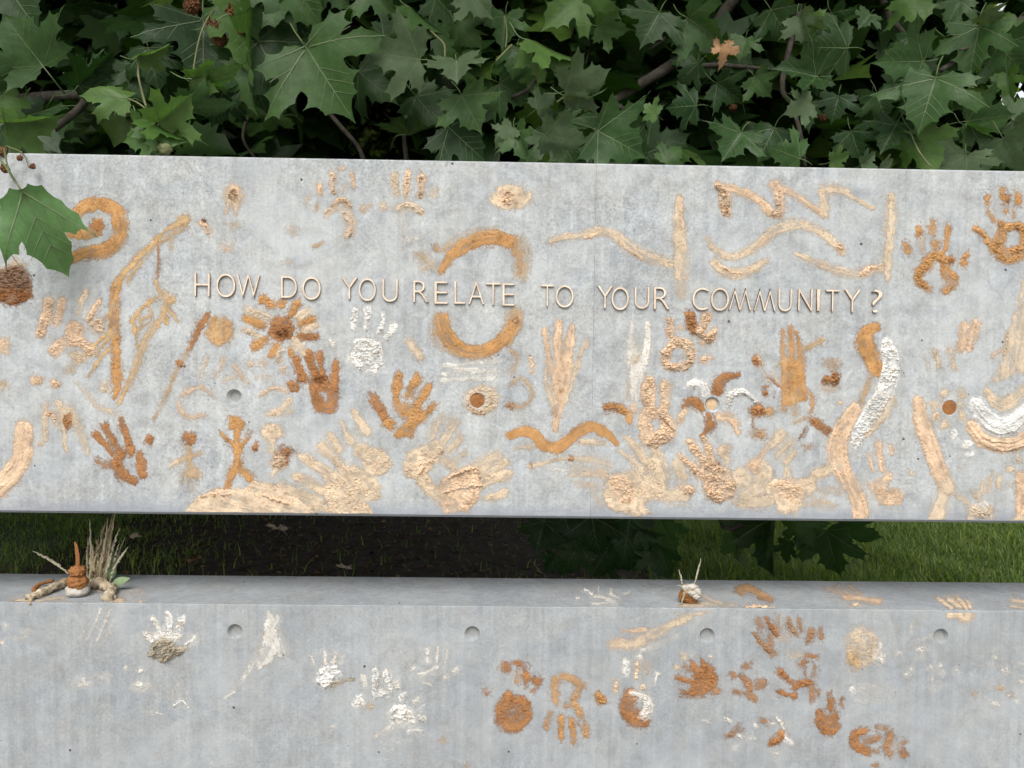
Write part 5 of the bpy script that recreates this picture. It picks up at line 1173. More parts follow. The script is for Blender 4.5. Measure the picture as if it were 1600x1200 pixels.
o0 = led(75, 935)
r1 = empty('dried_root', o0)
tag(r1, 'thick beige root lying beside the clay figure, tipped toward the outer end', 'root', 'beige roots on the ledge')
pts = [led(108, 914, 0.010), led(92, 921, 0.010), led(70, 930, 0.009), led(54, 936, 0.008), led(43, 939, 0.005)]
V, Fc = knobby([p - o0 for p in pts], 7.5 * k, 5.2 * k, 40, 5, 0.7, 14)
link('root_body', mesh_from('root_body', V, Fc, True), M_root, r1)
V, Fc = knobby([led(52, 926, 0.006) - o0, led(62, 919, 0.009) - o0, led(84, 914, 0.012) - o0], 4.0 * k, 2.4 * k, 20, 6, 0.3, 9)
link('clay_smear', mesh_from('clay_smear', V, Fc, True), M_brownclay, r1)['label'] = 'orange brown clay packed along the root'
V, Fc = knobby([led(50, 937, 0.006) - o0, led(47, 942, 0.001) - o0 + Vector((0, -.002, -.004))], 3.4 * k, 2.0 * k, 8, 8, 0.4, 8)
link('root_tip', mesh_from('root_tip', V, Fc, True), M_root, r1)

o0 = led(158, 930)
r2 = empty('dried_root', o0)
tag(r2, 'bent beige root curling forward under the dry grass bunch', 'root', 'beige roots on the ledge')
pts = [led(134, 921, 0.012), led(150, 921, 0.014), led(164, 923, 0.014), led(174, 928, 0.012), led(170, 936, 0.008), led(166, 940, 0.005)]
V, Fc = knobby([p - o0 for p in pts], 7.0 * k, 7.0 * k, 46, 9, 0.7, 14)
link('root_body', mesh_from('root_body', V, Fc, True), M_root, r2)
V, Fc = knobby([led(142, 914, 0.014) - o0, led(158, 917, 0.02) - o0, led(172, 928, 0.02) - o0, led(180, 937, 0.003) - o0], 3 * k, 2.4 * k, 20, 12, 0.4, 8)
link('root_fibre', mesh_from('root_fibre', V, Fc, True), M_root, r2)


def stalk(p0, p1, bend, r, seed, seedy=True, n=26):
    rr = random.Random(seed)
    mid = (p0 + p1) / 2 + bend
    P = curve_pts([p0, mid, p1], n)
    R = []
    for i in range(n):
        t = i / (n - 1)
        kk = 1.0
        if seedy and t > 0.25:
            kk = 1.3 + 1.2 * rr.random()
        R.append(r * kk * (1 - 0.75 * t ** 3))
    P = [Vector(p) + Vector((rr.uniform(-1, 1), rr.uniform(-1, 1), rr.uniform(-1, 1))) * r * (0.7 if seedy else 0.2) for p in P]
    return tube(P, R, 5)


gb = led(152, 917, 0.012)
gr = empty('grass_bunch', gb)
tag(gr, 'bunch of dry straw coloured seed grass standing behind the bent root', 'dry grass')
tops = [(140, 812), (138, 840), (143, 850), (146, 853), (151, 842), (154, 838), (158, 830), (161, 822), (165, 815), (169, 809), (176, 804), (180, 801), (178, 812), (172, 822), (168, 832), (164, 840), (187, 825), (184, 832), (178, 843), (174, 852), (187, 848), (195, 840), (200, 855), (193, 862), (183, 858), (178, 866), (172, 870), (168, 858), (160, 850), (156, 862), (150, 866), (146, 872), (142, 862), (165, 846), (170, 842), (162, 834), (155, 852), (159, 843)]
for i, (tx, ty) in enumerate(tops):
    rr = random.Random(i + 50)
    bx = 138 + (tx - 136) * 0.56 + rr.uniform(-4, 4)
    yb_ = gb.y + rr.uniform(-0.016, 0.016)
    p0 = led(bx, 912 + rr.uniform(-3, 5), 0.01)
    p1 = up(tx, ty, p0.y + rr.uniform(-0.015, 0.03))
    V, Fc = stalk(p0 - gb, p1 - gb, Vector((rr.uniform(-.006, .004) - (tx - 150) * 0.0001, rr.uniform(-.006, .006), 0)), 0.0015 + 0.0006 * rr.random(), i, True)
    link('stalk', mesh_from('stalk', V, Fc, True), M_strawpale if i in (0, 16, 17, 20, 21, 22, 23, 24, 25) else M_straw, gr)
for i in range(14):       # dense chaffy core
    rr = random.Random(i + 500)
    p0 = led(140 + i * 1.9, 910 + rr.uniform(-2, 8), 0.008)
    p1 = up(142 + i * 2.2 + rr.uniform(-4, 4), 872 - rr.uniform(0, 25), p0.y + rr.uniform(-.01, .01))
    V, Fc = stalk(p0 - gb, p1 - gb, Vector((rr.uniform(-.005, .005), 0, 0)), 0.0026, 900 + i, True, 18)
    link('stalk', mesh_from('stalk', V, Fc, True), M_straw, gr)

s0 = led(107, 914, 0.03)
V, Fc = stalk(Vector((0, 0, 0)), up(52, 861, s0.y) - s0, Vector((0.0, 0, 0.004)), 0.0022, 77, True, 30)
tag(link('grass_stalk', mesh_from('grass_stalk', V, Fc, True), M_strawpale, None, s0), 'single pale seed stalk slanting up from behind the clay figure', 'grass stalk')


def oval_leaf(name, mat, base, tip, wid, face, label):
    u = tip - base
    L_ = u.length
    u.normalize()
    s = u.cross(face).normalized()
    nrm = s.cross(u)
    V, Fc = [], []
    n = 12
    for i in range(n + 1):
        t = i / n
        w = wid * (sin(pi * t ** 0.85) ** 0.8) * 0.5 if 0 < t < 1 else 0.0002
        c = u * (L_ * t) - nrm * (0.12 * L_ * t * t)
        V += [c - s * w + nrm * (w * 0.25), c, c + s * w + nrm * (w * 0.25)]
    for i in range(n):
        for j in (0, 1):
            a = i * 3 + j
            Fc.append((a, a + 1, a + 4, a + 3))
    o = link(name, mesh_from(name, V, Fc, True), mat, None, base)
    sm = o.modifiers.new('thick', 'SOLIDIFY'); sm.thickness = 0.0007
    return tag(o, label, 'leaf')


pb = led(174, 922, 0.012)
oval_leaf('sage_leaf', M_sage, pb, up(200, 903, pb.y - 0.01), 15 * k, Vector((-0.2, -1, 0.5)), 'smooth oval grey-green leaf tucked beside the bent root')
pb = led(170, 915, 0.012)
oval_leaf('sage_leaf', M_sage, pb, up(178, 880, pb.y), 15 * k, Vector((0.3, -1, 0.2)), 'upright grey-green leaf standing among the dry grass stalks')

b0 = led(1077, 942)
lp = empty('clay_lump', b0)
tag(lp, 'squat brown clay lump topped with swirled white clay and two seed stalks', 'clay figure')
yb = b0.y
lump('body', M_brownclay, lp, (0, 0.004, 12 * k), (15 * k, 13 * k, 15 * k), 11, 4, 0.30, 2.2, 12 * k)
lump('body_top', M_tanclay, lp, (up(1075, 921, yb) - b0), (10 * k, 10 * k, 8 * k), 13, 4, 0.2, 2.0)
for px, py, dy, rx, ry in [(1071, 917, -0.006, 7, 4.5), (1079, 915, -0.010, 8, 5), (1087, 921, -0.015, 6, 5), (1085, 928, -0.018, 7, 4), (1079, 923, -0.016, 6, 4)]:
    lump('white_daub', M_whiteclay, lp, up(px, py, yb) - b0 + Vector((0, dy, 0)), (rx * k, 6 * k, ry * k), px, 3, 0.5, 2.6)
for i, (a, bq) in enumerate([((1066, 914), (1061, 891)), ((1084, 916), (1095, 873))]):
    V, Fc = stalk(up(*a, yb) - b0, up(*bq, yb) - b0, Vector((0.001, 0, 0)), 0.0014, 200 + i, True, 20)
    link('stalk', mesh_from('stalk', V, Fc, True), M_strawpale, lp)
V, Fc = stalk(up(1070, 920, yb - 0.022) - b0, up(1064, 945, yb - 0.024) - b0, Vector((0, -.003, 0)), 0.0016, 210, True, 20)
link('stalk', mesh_from('stalk', V, Fc, True), M_strawpale, lp)
V, Fc = stalk(up(1059, 914, yb - 0.005) - b0, up(1066, 918, yb - 0.012) - b0, Vector((0, 0, 0.001)), 0.0011, 211, False, 8)
link('stalk', mesh_from('stalk', V, Fc, True), M_strawpale, lp)

# ------------------------------------------------------------------ plane tree
HALF = [(0.0, 0.0), (0.09, -0.075), (0.20, -0.115), (0.32, -0.09), (0.44, -0.15), (0.47, -0.06), (0.66, -0.06), (0.56, 0.055), (0.58, 0.13), (0.43, 0.185),
        (0.57, 0.25), (0.68, 0.25), (0.70, 0.37), (0.92, 0.53), (0.73, 0.505), (0.67, 0.60), (0.55, 0.535), (0.45, 0.53), (0.30, 0.455), (0.305, 0.56), (0.40, 0.67),
        (0.265, 0.69), (0.235, 0.82), (0.125, 0.84), (0.0, 1.03)]


def dens(path, m):
    out = []
    for a, b_ in zip(path[:-1], path[1:]):
        dx, dy = b_[0] - a[0], b_[1] - a[1]
        for i in range(m):
            t = i / m
            s = 0.11 * sin(pi * t)                     # scalloped between the teeth
            out.append((a[0] + dx * t - dy * s, a[1] + dy * t + dx * s))
    out.append(path[-1])
    return out


HALF_HANG = [(0.0, 0.0), (0.10, -0.04), (0.25, 0.03), (0.37, 0.22), (0.46, 0.44), (0.60, 0.80), (0.41, 0.62), (0.34, 0.65), (0.235, 0.55), (0.25, 0.68), (0.22, 0.72), (0.16, 0.85), (0.0, 1.0)]


def leaf_geom(seed, fold, droop, wave, curl, narrow=1.0, half=HALF, lat=(0.84, 0.488), low=(0.58, -0.052)):
    rr = random.Random(seed)
    j = [(x * (1 + rr.uniform(-.06, .06)), y + rr.uniform(-.018, .018)) for x, y in half]
    j2 = [(-x * (1 + rr.uniform(-.06, .06)), y + rr.uniform(-.018, .018)) for x, y in half]
    j2[0], j2[-1] = j[0], j[-1]
    right, left = dens(j, 3), [(-x, y) for x, y in dens([(-x, y) for x, y in j2], 3)]
    outl = right + left[::-1][1:-1]
    pts = [Vector((x * narrow, y)) for x, y in outl]
    n = len(pts)
    inner = [Vector((0, t)) for t in np.linspace(0.07, 0.93, 11)]
    for gx in np.arange(-0.72, 0.73, 0.12):
        for gy in np.arange(-0.06, 0.9, 0.12):
            if abs(gx) < 0.05:
                continue
            p = Vector((gx * narrow, gy))
            c = False
            for a in range(n):
                p1, p2 = pts[a], pts[(a + 1) % n]
                if (p1.y > p.y) != (p2.y > p.y) and p.x < p1.x + (p.y - p1.y) / (p2.y - p1.y) * (p2.x - p1.x):
                    c = not c
            if c and min((p - q).length for q in pts) > 0.045:
                inner.append(p)
    allp = pts + inner
    ed = [(i, (i + 1) % n) for i in range(n)]
    vs, es, fs, *_ = delaunay_2d_cdt(allp, ed, [list(range(n))], 1, 1e-5)

    ph = rr.uniform(0, 6)
    def Z(x, y):
        z = fold * abs(x) - droop * (y - 0.2) * abs(y - 0.2) - curl * x * x
        z += wave * (0.5 * sin(6.5 * x + ph) * (0.4 + abs(y)) + 0.6 * sin(8.3 * y + 2 * x + ph * 1.7) * abs(x))
        # valleys along the side veins
        for sx in (-1, 1):
            d = abs(x * 0.5 - sx * y * 0.85) if x * sx > 0.02 else 9
            z -= 0.035 * max(0, 1 - d / 0.10) * min(1, abs(x) * 4)
        z -= 0.03 * max(0, 1 - abs(x) / 0.08) * (1 if 0 < y < 1 else 0)
        return z
    V = [(v.x, v.y, Z(v.x, v.y)) for v in vs]
    Fc = [tuple(f) for f in fs]
    mats = [0] * len(Fc)
    tri = [(vs[f[0]], vs[f[1]], vs[f[2]], f) for f in fs]
    def Zm(x, y):
        for p, q, r, f in tri:
            dd = (q.y - r.y) * (p.x - r.x) + (r.x - q.x) * (p.y - r.y)
            if abs(dd) < 1e-12:
                continue
            l1 = ((q.y - r.y) * (x - r.x) + (r.x - q.x) * (y - r.y)) / dd
            l2 = ((r.y - p.y) * (x - r.x) + (p.x - r.x) * (y - r.y)) / dd
            if l1 >= -1e-4 and l2 >= -1e-4 and l1 + l2 <= 1.0001:
                return l1 * V[f[0]][2] + l2 * V[f[1]][2] + (1 - l1 - l2) * V[f[2]][2]
        return Z(x, y)
    # veins
    def vein(a, b_, w0, w1, m=12):
        ax, ay = a; bx, by = b_
        dx, dy = bx - ax, by - ay
        l = sqrt(dx * dx + dy * dy); nx, ny = -dy / l, dx / l
        for sgn in (1, -1):
            s = len(V)
            for i in range(m + 1):
                t = i / m
                w = w0 * (1 - t) + w1 * t
                bow = 0.02 * sin(pi * t)
                x, y = ax + dx * t + nx * bow * 0, ay + dy * t
                z = Zm(x, y) + sgn * 0.006
                V.append((x - nx * w, y - ny * w, z)); V.append((x + nx * w, y + ny * w, z))
            for i in range(m):
                a_ = s + i * 2
                Fc.append((a_, a_ + 1, a_ + 3, a_ + 2)); mats.append(1)
    N_ = narrow
    vein((0, 0.0), (0, 0.95), 0.010, 0.003)
    for s in (-1, 1):
        vein((0, 0.01), (s * lat[0] * N_, lat[1]), 0.009, 0.003)
        if low:
            vein((0, 0.0), (s * low[0] * N_, low[1]), 0.006, 0.0025, 5)
        for t, q in ((0.30, (0.26, 0.62)), (0.46, (0.25, 0.74)), (0.62, (0.17, 0.81))):
            vein((0, t), (s * q[0] * N_, q[1]), 0.004, 0.0016, 8)
        if not low:
            for t in (0.25, 0.42, 0.58, 0.74):
                vein((s * lat[0] * t, lat[1] * t), (s * (lat[0] * t - 0.02), lat[1] * t + 0.22), 0.0035, 0.0015, 7)
            continue
        vein((s * 0.25 * N_, 0.15), (s * 0.56 * N_, 0.18), 0.0035, 0.0015, 7)
        vein((s * 0.30 * N_, 0.18), (s * 0.42 * N_, 0.46), 0.0035, 0.0015, 7)
        vein((s * 0.45 * N_, 0.26), (s * 0.60 * N_, 0.50), 0.003, 0.0015, 6)
    # petiole
    pp = curve_pts([(0, 0, Z(0, 0)), (0.01, -0.22, 0.02 + 0.06 * rr.random()), (rr.uniform(-.06, .06), -0.5, -0.05 - 0.1 * rr.random())], 7)
    TV, TF = tube(pp, [0.011, 0.010, 0.010, 0.010, 0.011, 0.012, 0.014], 5)
    s = len(V)
    V += [tuple(v) for v in TV]
    for f in TF:
        Fc.append(tuple(i + s for i in f)); mats.append(1)
    return V, Fc, mats


VAR = [(0.18, 0.30, 0.08, 0.10, 1), (0.35, 0.40, 0.10, 0.05, 1), (-0.15, 0.45, 0.11, 0.30, 1), (0.60, 0.30, 0.10, 0.1, .95), (0.2, 0.75, 0.14, 0.2, 1), (0.05, -0.25, 0.12, 0.4, 1.05), (0.85, 0.25, 0.09, 0.0, .9), (0.4, 0.9, 0.16, 0.4, 1)]
leaf_meshes = {}
for i, vr in enumerate(VAR):
    V, Fc, mt = leaf_geom(i + 3, *vr)
    for cl in M_leaf:
        me = mesh_from('leaf', V, Fc, True)
        me.materials.append(M_leaf[cl]); me.materials.append(M_vein)
        me.polygons.foreach_set('material_index', mt)
        me.update()
        leaf_meshes[(i, cl)] = me

V, Fc, mt = leaf_geom(91, 0.34, 0.30, 0.16, 0.45, 1.0, HALF_HANG, (0.56, 0.75), None)
me = mesh_from('leaf', V, Fc, True)
me.materials.append(M_leaf['f']); me.materials.append(M_vein)
me.polygons.foreach_set('material_index', mt)
leaf_meshes[(9, 'f')] = me

TB = Vector((1.7, 7.6, 0.0))
tree = empty('plane_tree', TB)
tag(tree, 'large plane tree with big lobed leaves hanging over and behind the concrete slab', 'tree')
n_leaf = [0]


def put_leaf(base, u, n, size, cl, var, wide=1.0, name='leaf'):
    u = u.normalized()
    x = u.cross(n).normalized()
    n = x.cross(u).normalized()
    o = bpy.data.objects.new(name, leaf_meshes[(var, cl)])
    C.objects.link(o)
    o.parent = tree
    M = Matrix((x * (size * wide), u * size, n * size)).transposed().to_4x4()
    M.translation = base - TB
    o.matrix_basis = M
    n_leaf[0] += 1
    return o


def hero(bx, by, tx, ty, y, cl='m', wide=1.0, roll=0.0, pitch=0.0, var=0):
    """leaf with its stem end and tip where the photograph shows them, at depth y behind the slab face"""
    Bp, Tp = up(bx, by, y), up(tx, ty, y)
    u = (Tp - Bp)
    Ls = u.length
    u.normalize()
    n = Vector((CAM[0], CAM[1], CAM[2])) - Bp
    n.normalize()
    n = (n - u * n.dot(u)).normalized()
    n = Matrix.Rotation(radians(roll), 3, u) @ n
    s = u.cross(n)
    R_ = Matrix.Rotation(radians(pitch), 3, s)
    u2, n2 = R_ @ u, R_ @ n
    return put_leaf(Bp, u2, n2, Ls / max(0.3, cos(radians(pitch))), cl, var, wide)


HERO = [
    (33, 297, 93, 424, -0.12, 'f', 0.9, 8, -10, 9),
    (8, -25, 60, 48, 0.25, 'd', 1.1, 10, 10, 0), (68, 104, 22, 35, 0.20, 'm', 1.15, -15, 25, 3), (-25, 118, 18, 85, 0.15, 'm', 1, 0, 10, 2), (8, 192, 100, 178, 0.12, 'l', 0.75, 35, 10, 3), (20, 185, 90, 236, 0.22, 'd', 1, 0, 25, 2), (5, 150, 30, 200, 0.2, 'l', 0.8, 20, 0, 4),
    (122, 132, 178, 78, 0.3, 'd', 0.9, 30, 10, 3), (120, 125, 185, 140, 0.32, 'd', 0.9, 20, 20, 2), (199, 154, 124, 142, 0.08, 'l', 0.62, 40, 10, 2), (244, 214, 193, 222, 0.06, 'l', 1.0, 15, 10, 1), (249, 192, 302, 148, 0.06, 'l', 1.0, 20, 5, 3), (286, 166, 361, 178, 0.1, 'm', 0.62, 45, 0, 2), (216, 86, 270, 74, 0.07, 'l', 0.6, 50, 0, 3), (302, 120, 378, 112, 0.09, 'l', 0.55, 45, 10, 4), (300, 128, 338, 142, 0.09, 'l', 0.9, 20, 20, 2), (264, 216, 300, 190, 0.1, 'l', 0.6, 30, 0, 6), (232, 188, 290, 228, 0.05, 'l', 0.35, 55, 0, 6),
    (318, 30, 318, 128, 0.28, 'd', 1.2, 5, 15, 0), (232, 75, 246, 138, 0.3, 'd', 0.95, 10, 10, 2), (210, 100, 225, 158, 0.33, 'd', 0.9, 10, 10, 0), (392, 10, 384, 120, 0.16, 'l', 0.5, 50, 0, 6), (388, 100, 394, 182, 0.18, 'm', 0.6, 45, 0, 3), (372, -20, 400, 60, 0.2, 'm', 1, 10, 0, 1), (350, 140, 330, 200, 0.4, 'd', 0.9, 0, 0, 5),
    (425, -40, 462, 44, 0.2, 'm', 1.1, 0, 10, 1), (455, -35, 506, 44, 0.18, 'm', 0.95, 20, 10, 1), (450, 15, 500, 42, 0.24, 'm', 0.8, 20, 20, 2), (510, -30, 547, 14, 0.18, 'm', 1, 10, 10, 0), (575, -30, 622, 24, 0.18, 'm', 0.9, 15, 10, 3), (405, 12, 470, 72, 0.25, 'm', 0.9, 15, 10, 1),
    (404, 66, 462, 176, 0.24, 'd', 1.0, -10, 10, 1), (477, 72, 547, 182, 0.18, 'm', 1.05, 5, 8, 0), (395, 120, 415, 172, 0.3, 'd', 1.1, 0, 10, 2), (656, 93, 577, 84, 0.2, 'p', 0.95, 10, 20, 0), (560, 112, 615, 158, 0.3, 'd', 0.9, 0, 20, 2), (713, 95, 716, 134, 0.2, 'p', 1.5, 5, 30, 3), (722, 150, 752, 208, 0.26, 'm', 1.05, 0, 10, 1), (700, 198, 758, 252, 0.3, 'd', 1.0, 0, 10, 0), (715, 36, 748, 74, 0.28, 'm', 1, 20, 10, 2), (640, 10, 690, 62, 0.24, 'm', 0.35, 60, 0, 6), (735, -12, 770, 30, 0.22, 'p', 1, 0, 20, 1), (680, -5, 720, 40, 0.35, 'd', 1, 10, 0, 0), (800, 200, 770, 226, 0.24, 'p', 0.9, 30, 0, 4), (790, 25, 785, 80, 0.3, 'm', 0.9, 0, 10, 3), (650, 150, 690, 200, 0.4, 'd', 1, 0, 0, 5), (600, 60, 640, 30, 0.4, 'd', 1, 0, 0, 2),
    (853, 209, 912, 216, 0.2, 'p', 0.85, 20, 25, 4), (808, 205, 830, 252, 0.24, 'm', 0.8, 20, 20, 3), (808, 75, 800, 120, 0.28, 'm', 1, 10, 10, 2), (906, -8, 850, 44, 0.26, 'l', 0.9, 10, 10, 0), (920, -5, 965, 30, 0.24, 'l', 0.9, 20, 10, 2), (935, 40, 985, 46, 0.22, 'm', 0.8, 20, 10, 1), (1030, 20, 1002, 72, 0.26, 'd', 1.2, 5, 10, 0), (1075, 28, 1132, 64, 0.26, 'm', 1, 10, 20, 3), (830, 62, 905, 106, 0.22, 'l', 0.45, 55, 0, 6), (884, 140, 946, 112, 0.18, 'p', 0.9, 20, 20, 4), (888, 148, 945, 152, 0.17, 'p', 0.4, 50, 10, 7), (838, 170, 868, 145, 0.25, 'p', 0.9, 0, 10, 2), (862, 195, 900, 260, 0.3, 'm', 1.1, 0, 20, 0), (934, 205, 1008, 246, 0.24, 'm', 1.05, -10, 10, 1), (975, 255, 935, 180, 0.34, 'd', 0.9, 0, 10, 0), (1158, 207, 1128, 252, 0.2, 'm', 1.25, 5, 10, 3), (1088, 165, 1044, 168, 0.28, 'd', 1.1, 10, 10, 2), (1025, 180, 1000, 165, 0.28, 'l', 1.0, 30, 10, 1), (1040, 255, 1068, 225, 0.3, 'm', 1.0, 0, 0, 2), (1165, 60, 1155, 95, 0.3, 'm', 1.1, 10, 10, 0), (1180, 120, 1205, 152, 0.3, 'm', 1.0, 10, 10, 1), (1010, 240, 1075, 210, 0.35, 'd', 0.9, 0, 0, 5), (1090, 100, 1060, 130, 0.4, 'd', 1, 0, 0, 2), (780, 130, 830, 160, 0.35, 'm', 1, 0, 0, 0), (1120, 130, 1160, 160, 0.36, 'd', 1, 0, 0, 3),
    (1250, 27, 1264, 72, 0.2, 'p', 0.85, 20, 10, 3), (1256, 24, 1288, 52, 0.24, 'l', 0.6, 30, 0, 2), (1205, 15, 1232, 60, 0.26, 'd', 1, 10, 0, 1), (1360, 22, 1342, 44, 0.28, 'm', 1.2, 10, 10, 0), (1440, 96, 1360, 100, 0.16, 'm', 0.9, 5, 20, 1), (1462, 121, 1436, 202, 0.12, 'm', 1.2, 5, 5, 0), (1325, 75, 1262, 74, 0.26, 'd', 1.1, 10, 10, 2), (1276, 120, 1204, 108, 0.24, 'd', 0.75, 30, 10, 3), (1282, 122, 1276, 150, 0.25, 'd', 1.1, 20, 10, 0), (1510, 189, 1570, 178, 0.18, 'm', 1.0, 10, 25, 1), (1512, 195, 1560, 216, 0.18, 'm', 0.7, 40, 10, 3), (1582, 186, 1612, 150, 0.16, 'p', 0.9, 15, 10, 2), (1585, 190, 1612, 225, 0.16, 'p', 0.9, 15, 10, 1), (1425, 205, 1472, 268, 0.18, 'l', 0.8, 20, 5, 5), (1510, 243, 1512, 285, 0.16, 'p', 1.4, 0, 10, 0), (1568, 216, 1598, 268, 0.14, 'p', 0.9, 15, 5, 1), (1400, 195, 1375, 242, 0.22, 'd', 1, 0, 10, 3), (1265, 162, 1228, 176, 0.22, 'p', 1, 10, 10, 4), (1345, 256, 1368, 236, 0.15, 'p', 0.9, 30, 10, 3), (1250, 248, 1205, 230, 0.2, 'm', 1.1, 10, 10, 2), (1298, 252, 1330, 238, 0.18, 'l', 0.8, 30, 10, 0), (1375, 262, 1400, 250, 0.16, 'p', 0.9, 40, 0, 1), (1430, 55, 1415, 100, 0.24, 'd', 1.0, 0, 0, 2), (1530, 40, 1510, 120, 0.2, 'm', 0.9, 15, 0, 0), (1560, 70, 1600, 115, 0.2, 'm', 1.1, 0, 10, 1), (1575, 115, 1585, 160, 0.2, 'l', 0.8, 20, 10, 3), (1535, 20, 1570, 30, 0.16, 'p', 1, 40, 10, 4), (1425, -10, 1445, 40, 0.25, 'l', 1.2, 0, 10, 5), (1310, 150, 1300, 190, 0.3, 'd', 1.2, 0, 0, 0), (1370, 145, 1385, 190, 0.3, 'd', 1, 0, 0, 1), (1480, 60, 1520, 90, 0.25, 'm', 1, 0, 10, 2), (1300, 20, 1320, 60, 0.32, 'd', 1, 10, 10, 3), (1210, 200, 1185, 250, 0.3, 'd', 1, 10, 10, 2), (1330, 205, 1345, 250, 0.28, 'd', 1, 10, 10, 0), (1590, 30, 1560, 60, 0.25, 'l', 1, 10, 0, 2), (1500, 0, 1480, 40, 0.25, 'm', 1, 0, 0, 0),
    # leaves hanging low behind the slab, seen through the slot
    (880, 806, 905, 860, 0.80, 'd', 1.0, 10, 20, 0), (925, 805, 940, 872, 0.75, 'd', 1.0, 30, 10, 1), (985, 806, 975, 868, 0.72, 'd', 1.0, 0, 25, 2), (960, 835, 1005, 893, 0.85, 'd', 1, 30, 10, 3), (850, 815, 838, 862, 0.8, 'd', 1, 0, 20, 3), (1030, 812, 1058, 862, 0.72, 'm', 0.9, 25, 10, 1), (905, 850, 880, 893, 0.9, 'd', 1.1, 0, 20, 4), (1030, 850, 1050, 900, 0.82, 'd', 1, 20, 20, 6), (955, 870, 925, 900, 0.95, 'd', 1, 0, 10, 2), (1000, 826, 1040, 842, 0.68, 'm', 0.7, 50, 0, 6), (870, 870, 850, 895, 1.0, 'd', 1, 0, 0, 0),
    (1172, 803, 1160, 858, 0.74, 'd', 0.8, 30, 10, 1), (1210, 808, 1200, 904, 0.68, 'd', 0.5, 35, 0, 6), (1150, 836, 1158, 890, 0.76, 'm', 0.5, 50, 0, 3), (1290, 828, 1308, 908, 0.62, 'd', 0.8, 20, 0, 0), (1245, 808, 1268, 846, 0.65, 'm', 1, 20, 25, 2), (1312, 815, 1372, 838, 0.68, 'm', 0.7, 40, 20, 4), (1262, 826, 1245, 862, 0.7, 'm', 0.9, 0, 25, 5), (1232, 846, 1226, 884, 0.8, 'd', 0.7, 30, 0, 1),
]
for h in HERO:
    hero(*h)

# the rest of the near spray: leaves in loose whorls behind the slab top
rr = random.Random(21)
STANDIN_AT = up(578, 222, 1.0)
while n_leaf[0] < 292:
    x = rr.uniform(-1.55, 1.75)
    y = rr.uniform(0.42, 1.45)
    z = rr.uniform(1.98, 2.35 + 0.42 * y)
    if abs(x - STANDIN_AT[0]) < 0.17 and abs(z - STANDIN_AT[2]) < 0.16:
        continue
    u = Vector((rr.uniform(-1, 1), rr.uniform(-0.9, 0.1), rr.uniform(-1.1, 0.2)))
    n = Vector((rr.uniform(-.6, .6), -0.6 + rr.uniform(-.45, .3), 0.7 + rr.uniform(-.5, .3)))
    if u.cross(n).length < 0.2:
        continue
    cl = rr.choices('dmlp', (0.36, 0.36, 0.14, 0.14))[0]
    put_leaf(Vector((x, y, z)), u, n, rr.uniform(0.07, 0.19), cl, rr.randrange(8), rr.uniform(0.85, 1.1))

# dry leaf caught in the twigs
me = mesh_from('leaf', *leaf_geom(40, 0.75, 0.9, 0.2, 0.4)[:2], True)
me.materials.append(M_dryleaf)
Bp = up(1124, 70, 0.25)
o = bpy.data.objects.new('dry_leaf', me)
C.objects.link(o)
o.parent = tree
o['label'] = 'dried brown curled leaf among the green ones'
xx, uu, nn = Vector((1, 0.5, 0)).normalized() * 0.055, Vector((0.1, -0.2, -1)).normalized() * 0.062, Vector((0.2, -1, 0.2)).normalized() * 0.06
M = Matrix((xx, uu, nn)).transposed().to_4x4()
M.translation = Bp - TB
o.matrix_basis = M


def low_leaves(name, centres, us, ns, sizes, mat, parent, outline, off=Vector((0, 0, 0)), fold=0.2, droop=0.3):
    """many small-count leaves in one mesh (the mass behind the ones that can be told apart)"""
    ol = np.array(outline + [(-x, y) for x, y in outline[::-1][1:-1]])
    m = len(ol)
    rel_ = np.vstack([[0, 0.35], ol])
    Zl = fold * np.abs(rel_[:, 0]) - droop * rel_[:, 1] ** 2
    U = us / np.linalg.norm(us, axis=1, keepdims=True)
    X = np.cross(U, ns); X /= np.linalg.norm(X, axis=1, keepdims=True) + 1e-9
    Nn = np.cross(X, U)
    V = centres[:, None, :] + sizes[:, None, None] * (rel_[None, :, 0:1] * X[:, None, :] + rel_[None, :, 1:2] * U[:, None, :] + Zl[None, :, None] * Nn[:, None, :])
    k_ = m + 1
    f = np.array([[0, 1 + i, 1 + (i + 1) % m] for i in range(m)])
    F = (np.arange(len(centres))[:, None, None] * k_ + f[None]).reshape(-1, 3)
    me = mesh_np(name, V.reshape(-1, 3) - np.array(off), F, False)
    return link(name, me, mat, parent)


OUT11 = [(0, 0), (0.31, -0.10), (0.61, -0.04), (0.49, 0.195), (0.85, 0.49), (0.355, 0.49), (0.40, 0.66), (0.145, 0.835), (0, 1.0)]
g = np.random.default_rng(5)


def crown_points(n, f):
    out = []
    while len(out) < n:
        p = g.uniform((-5.2, 0.5, 1.9), (5.2, 11.5, 10.5), (4000, 3))
        out.extend(p[f(p)])
    return np.array(out[:n])


def in_crown(p):
    x, y, z = p[:, 0], p[:, 1], p[:, 2]
    c = np.stack([x * 0.9, y, z], 1)
    clump = 0.5 + 0.5 * np.sin(1.9 * x + 1.3 * np.sin(2.3 * y) + 0.7) * np.sin(2.2 * z + 1.7 * np.sin(1.7 * x)) + 0.35 * (vnoise(x * 1.7, y * 1.7 + z * 2.1, 3) - 0.5)
    body = ((x + 1.1) / 4.6) ** 2 + ((y - 4.6) / 5.6) ** 2 + ((z - 5.4) / 4.3) ** 2 < 1
    low = 1.95 + 0.16 * np.clip(y - 0.6, 0, 9) + np.clip(x - 1.2, 0, 9) * 0.25 * (y > 1.6)
    return body & (z > low) & (clump > g.uniform(0.1, 0.75, len(x)))


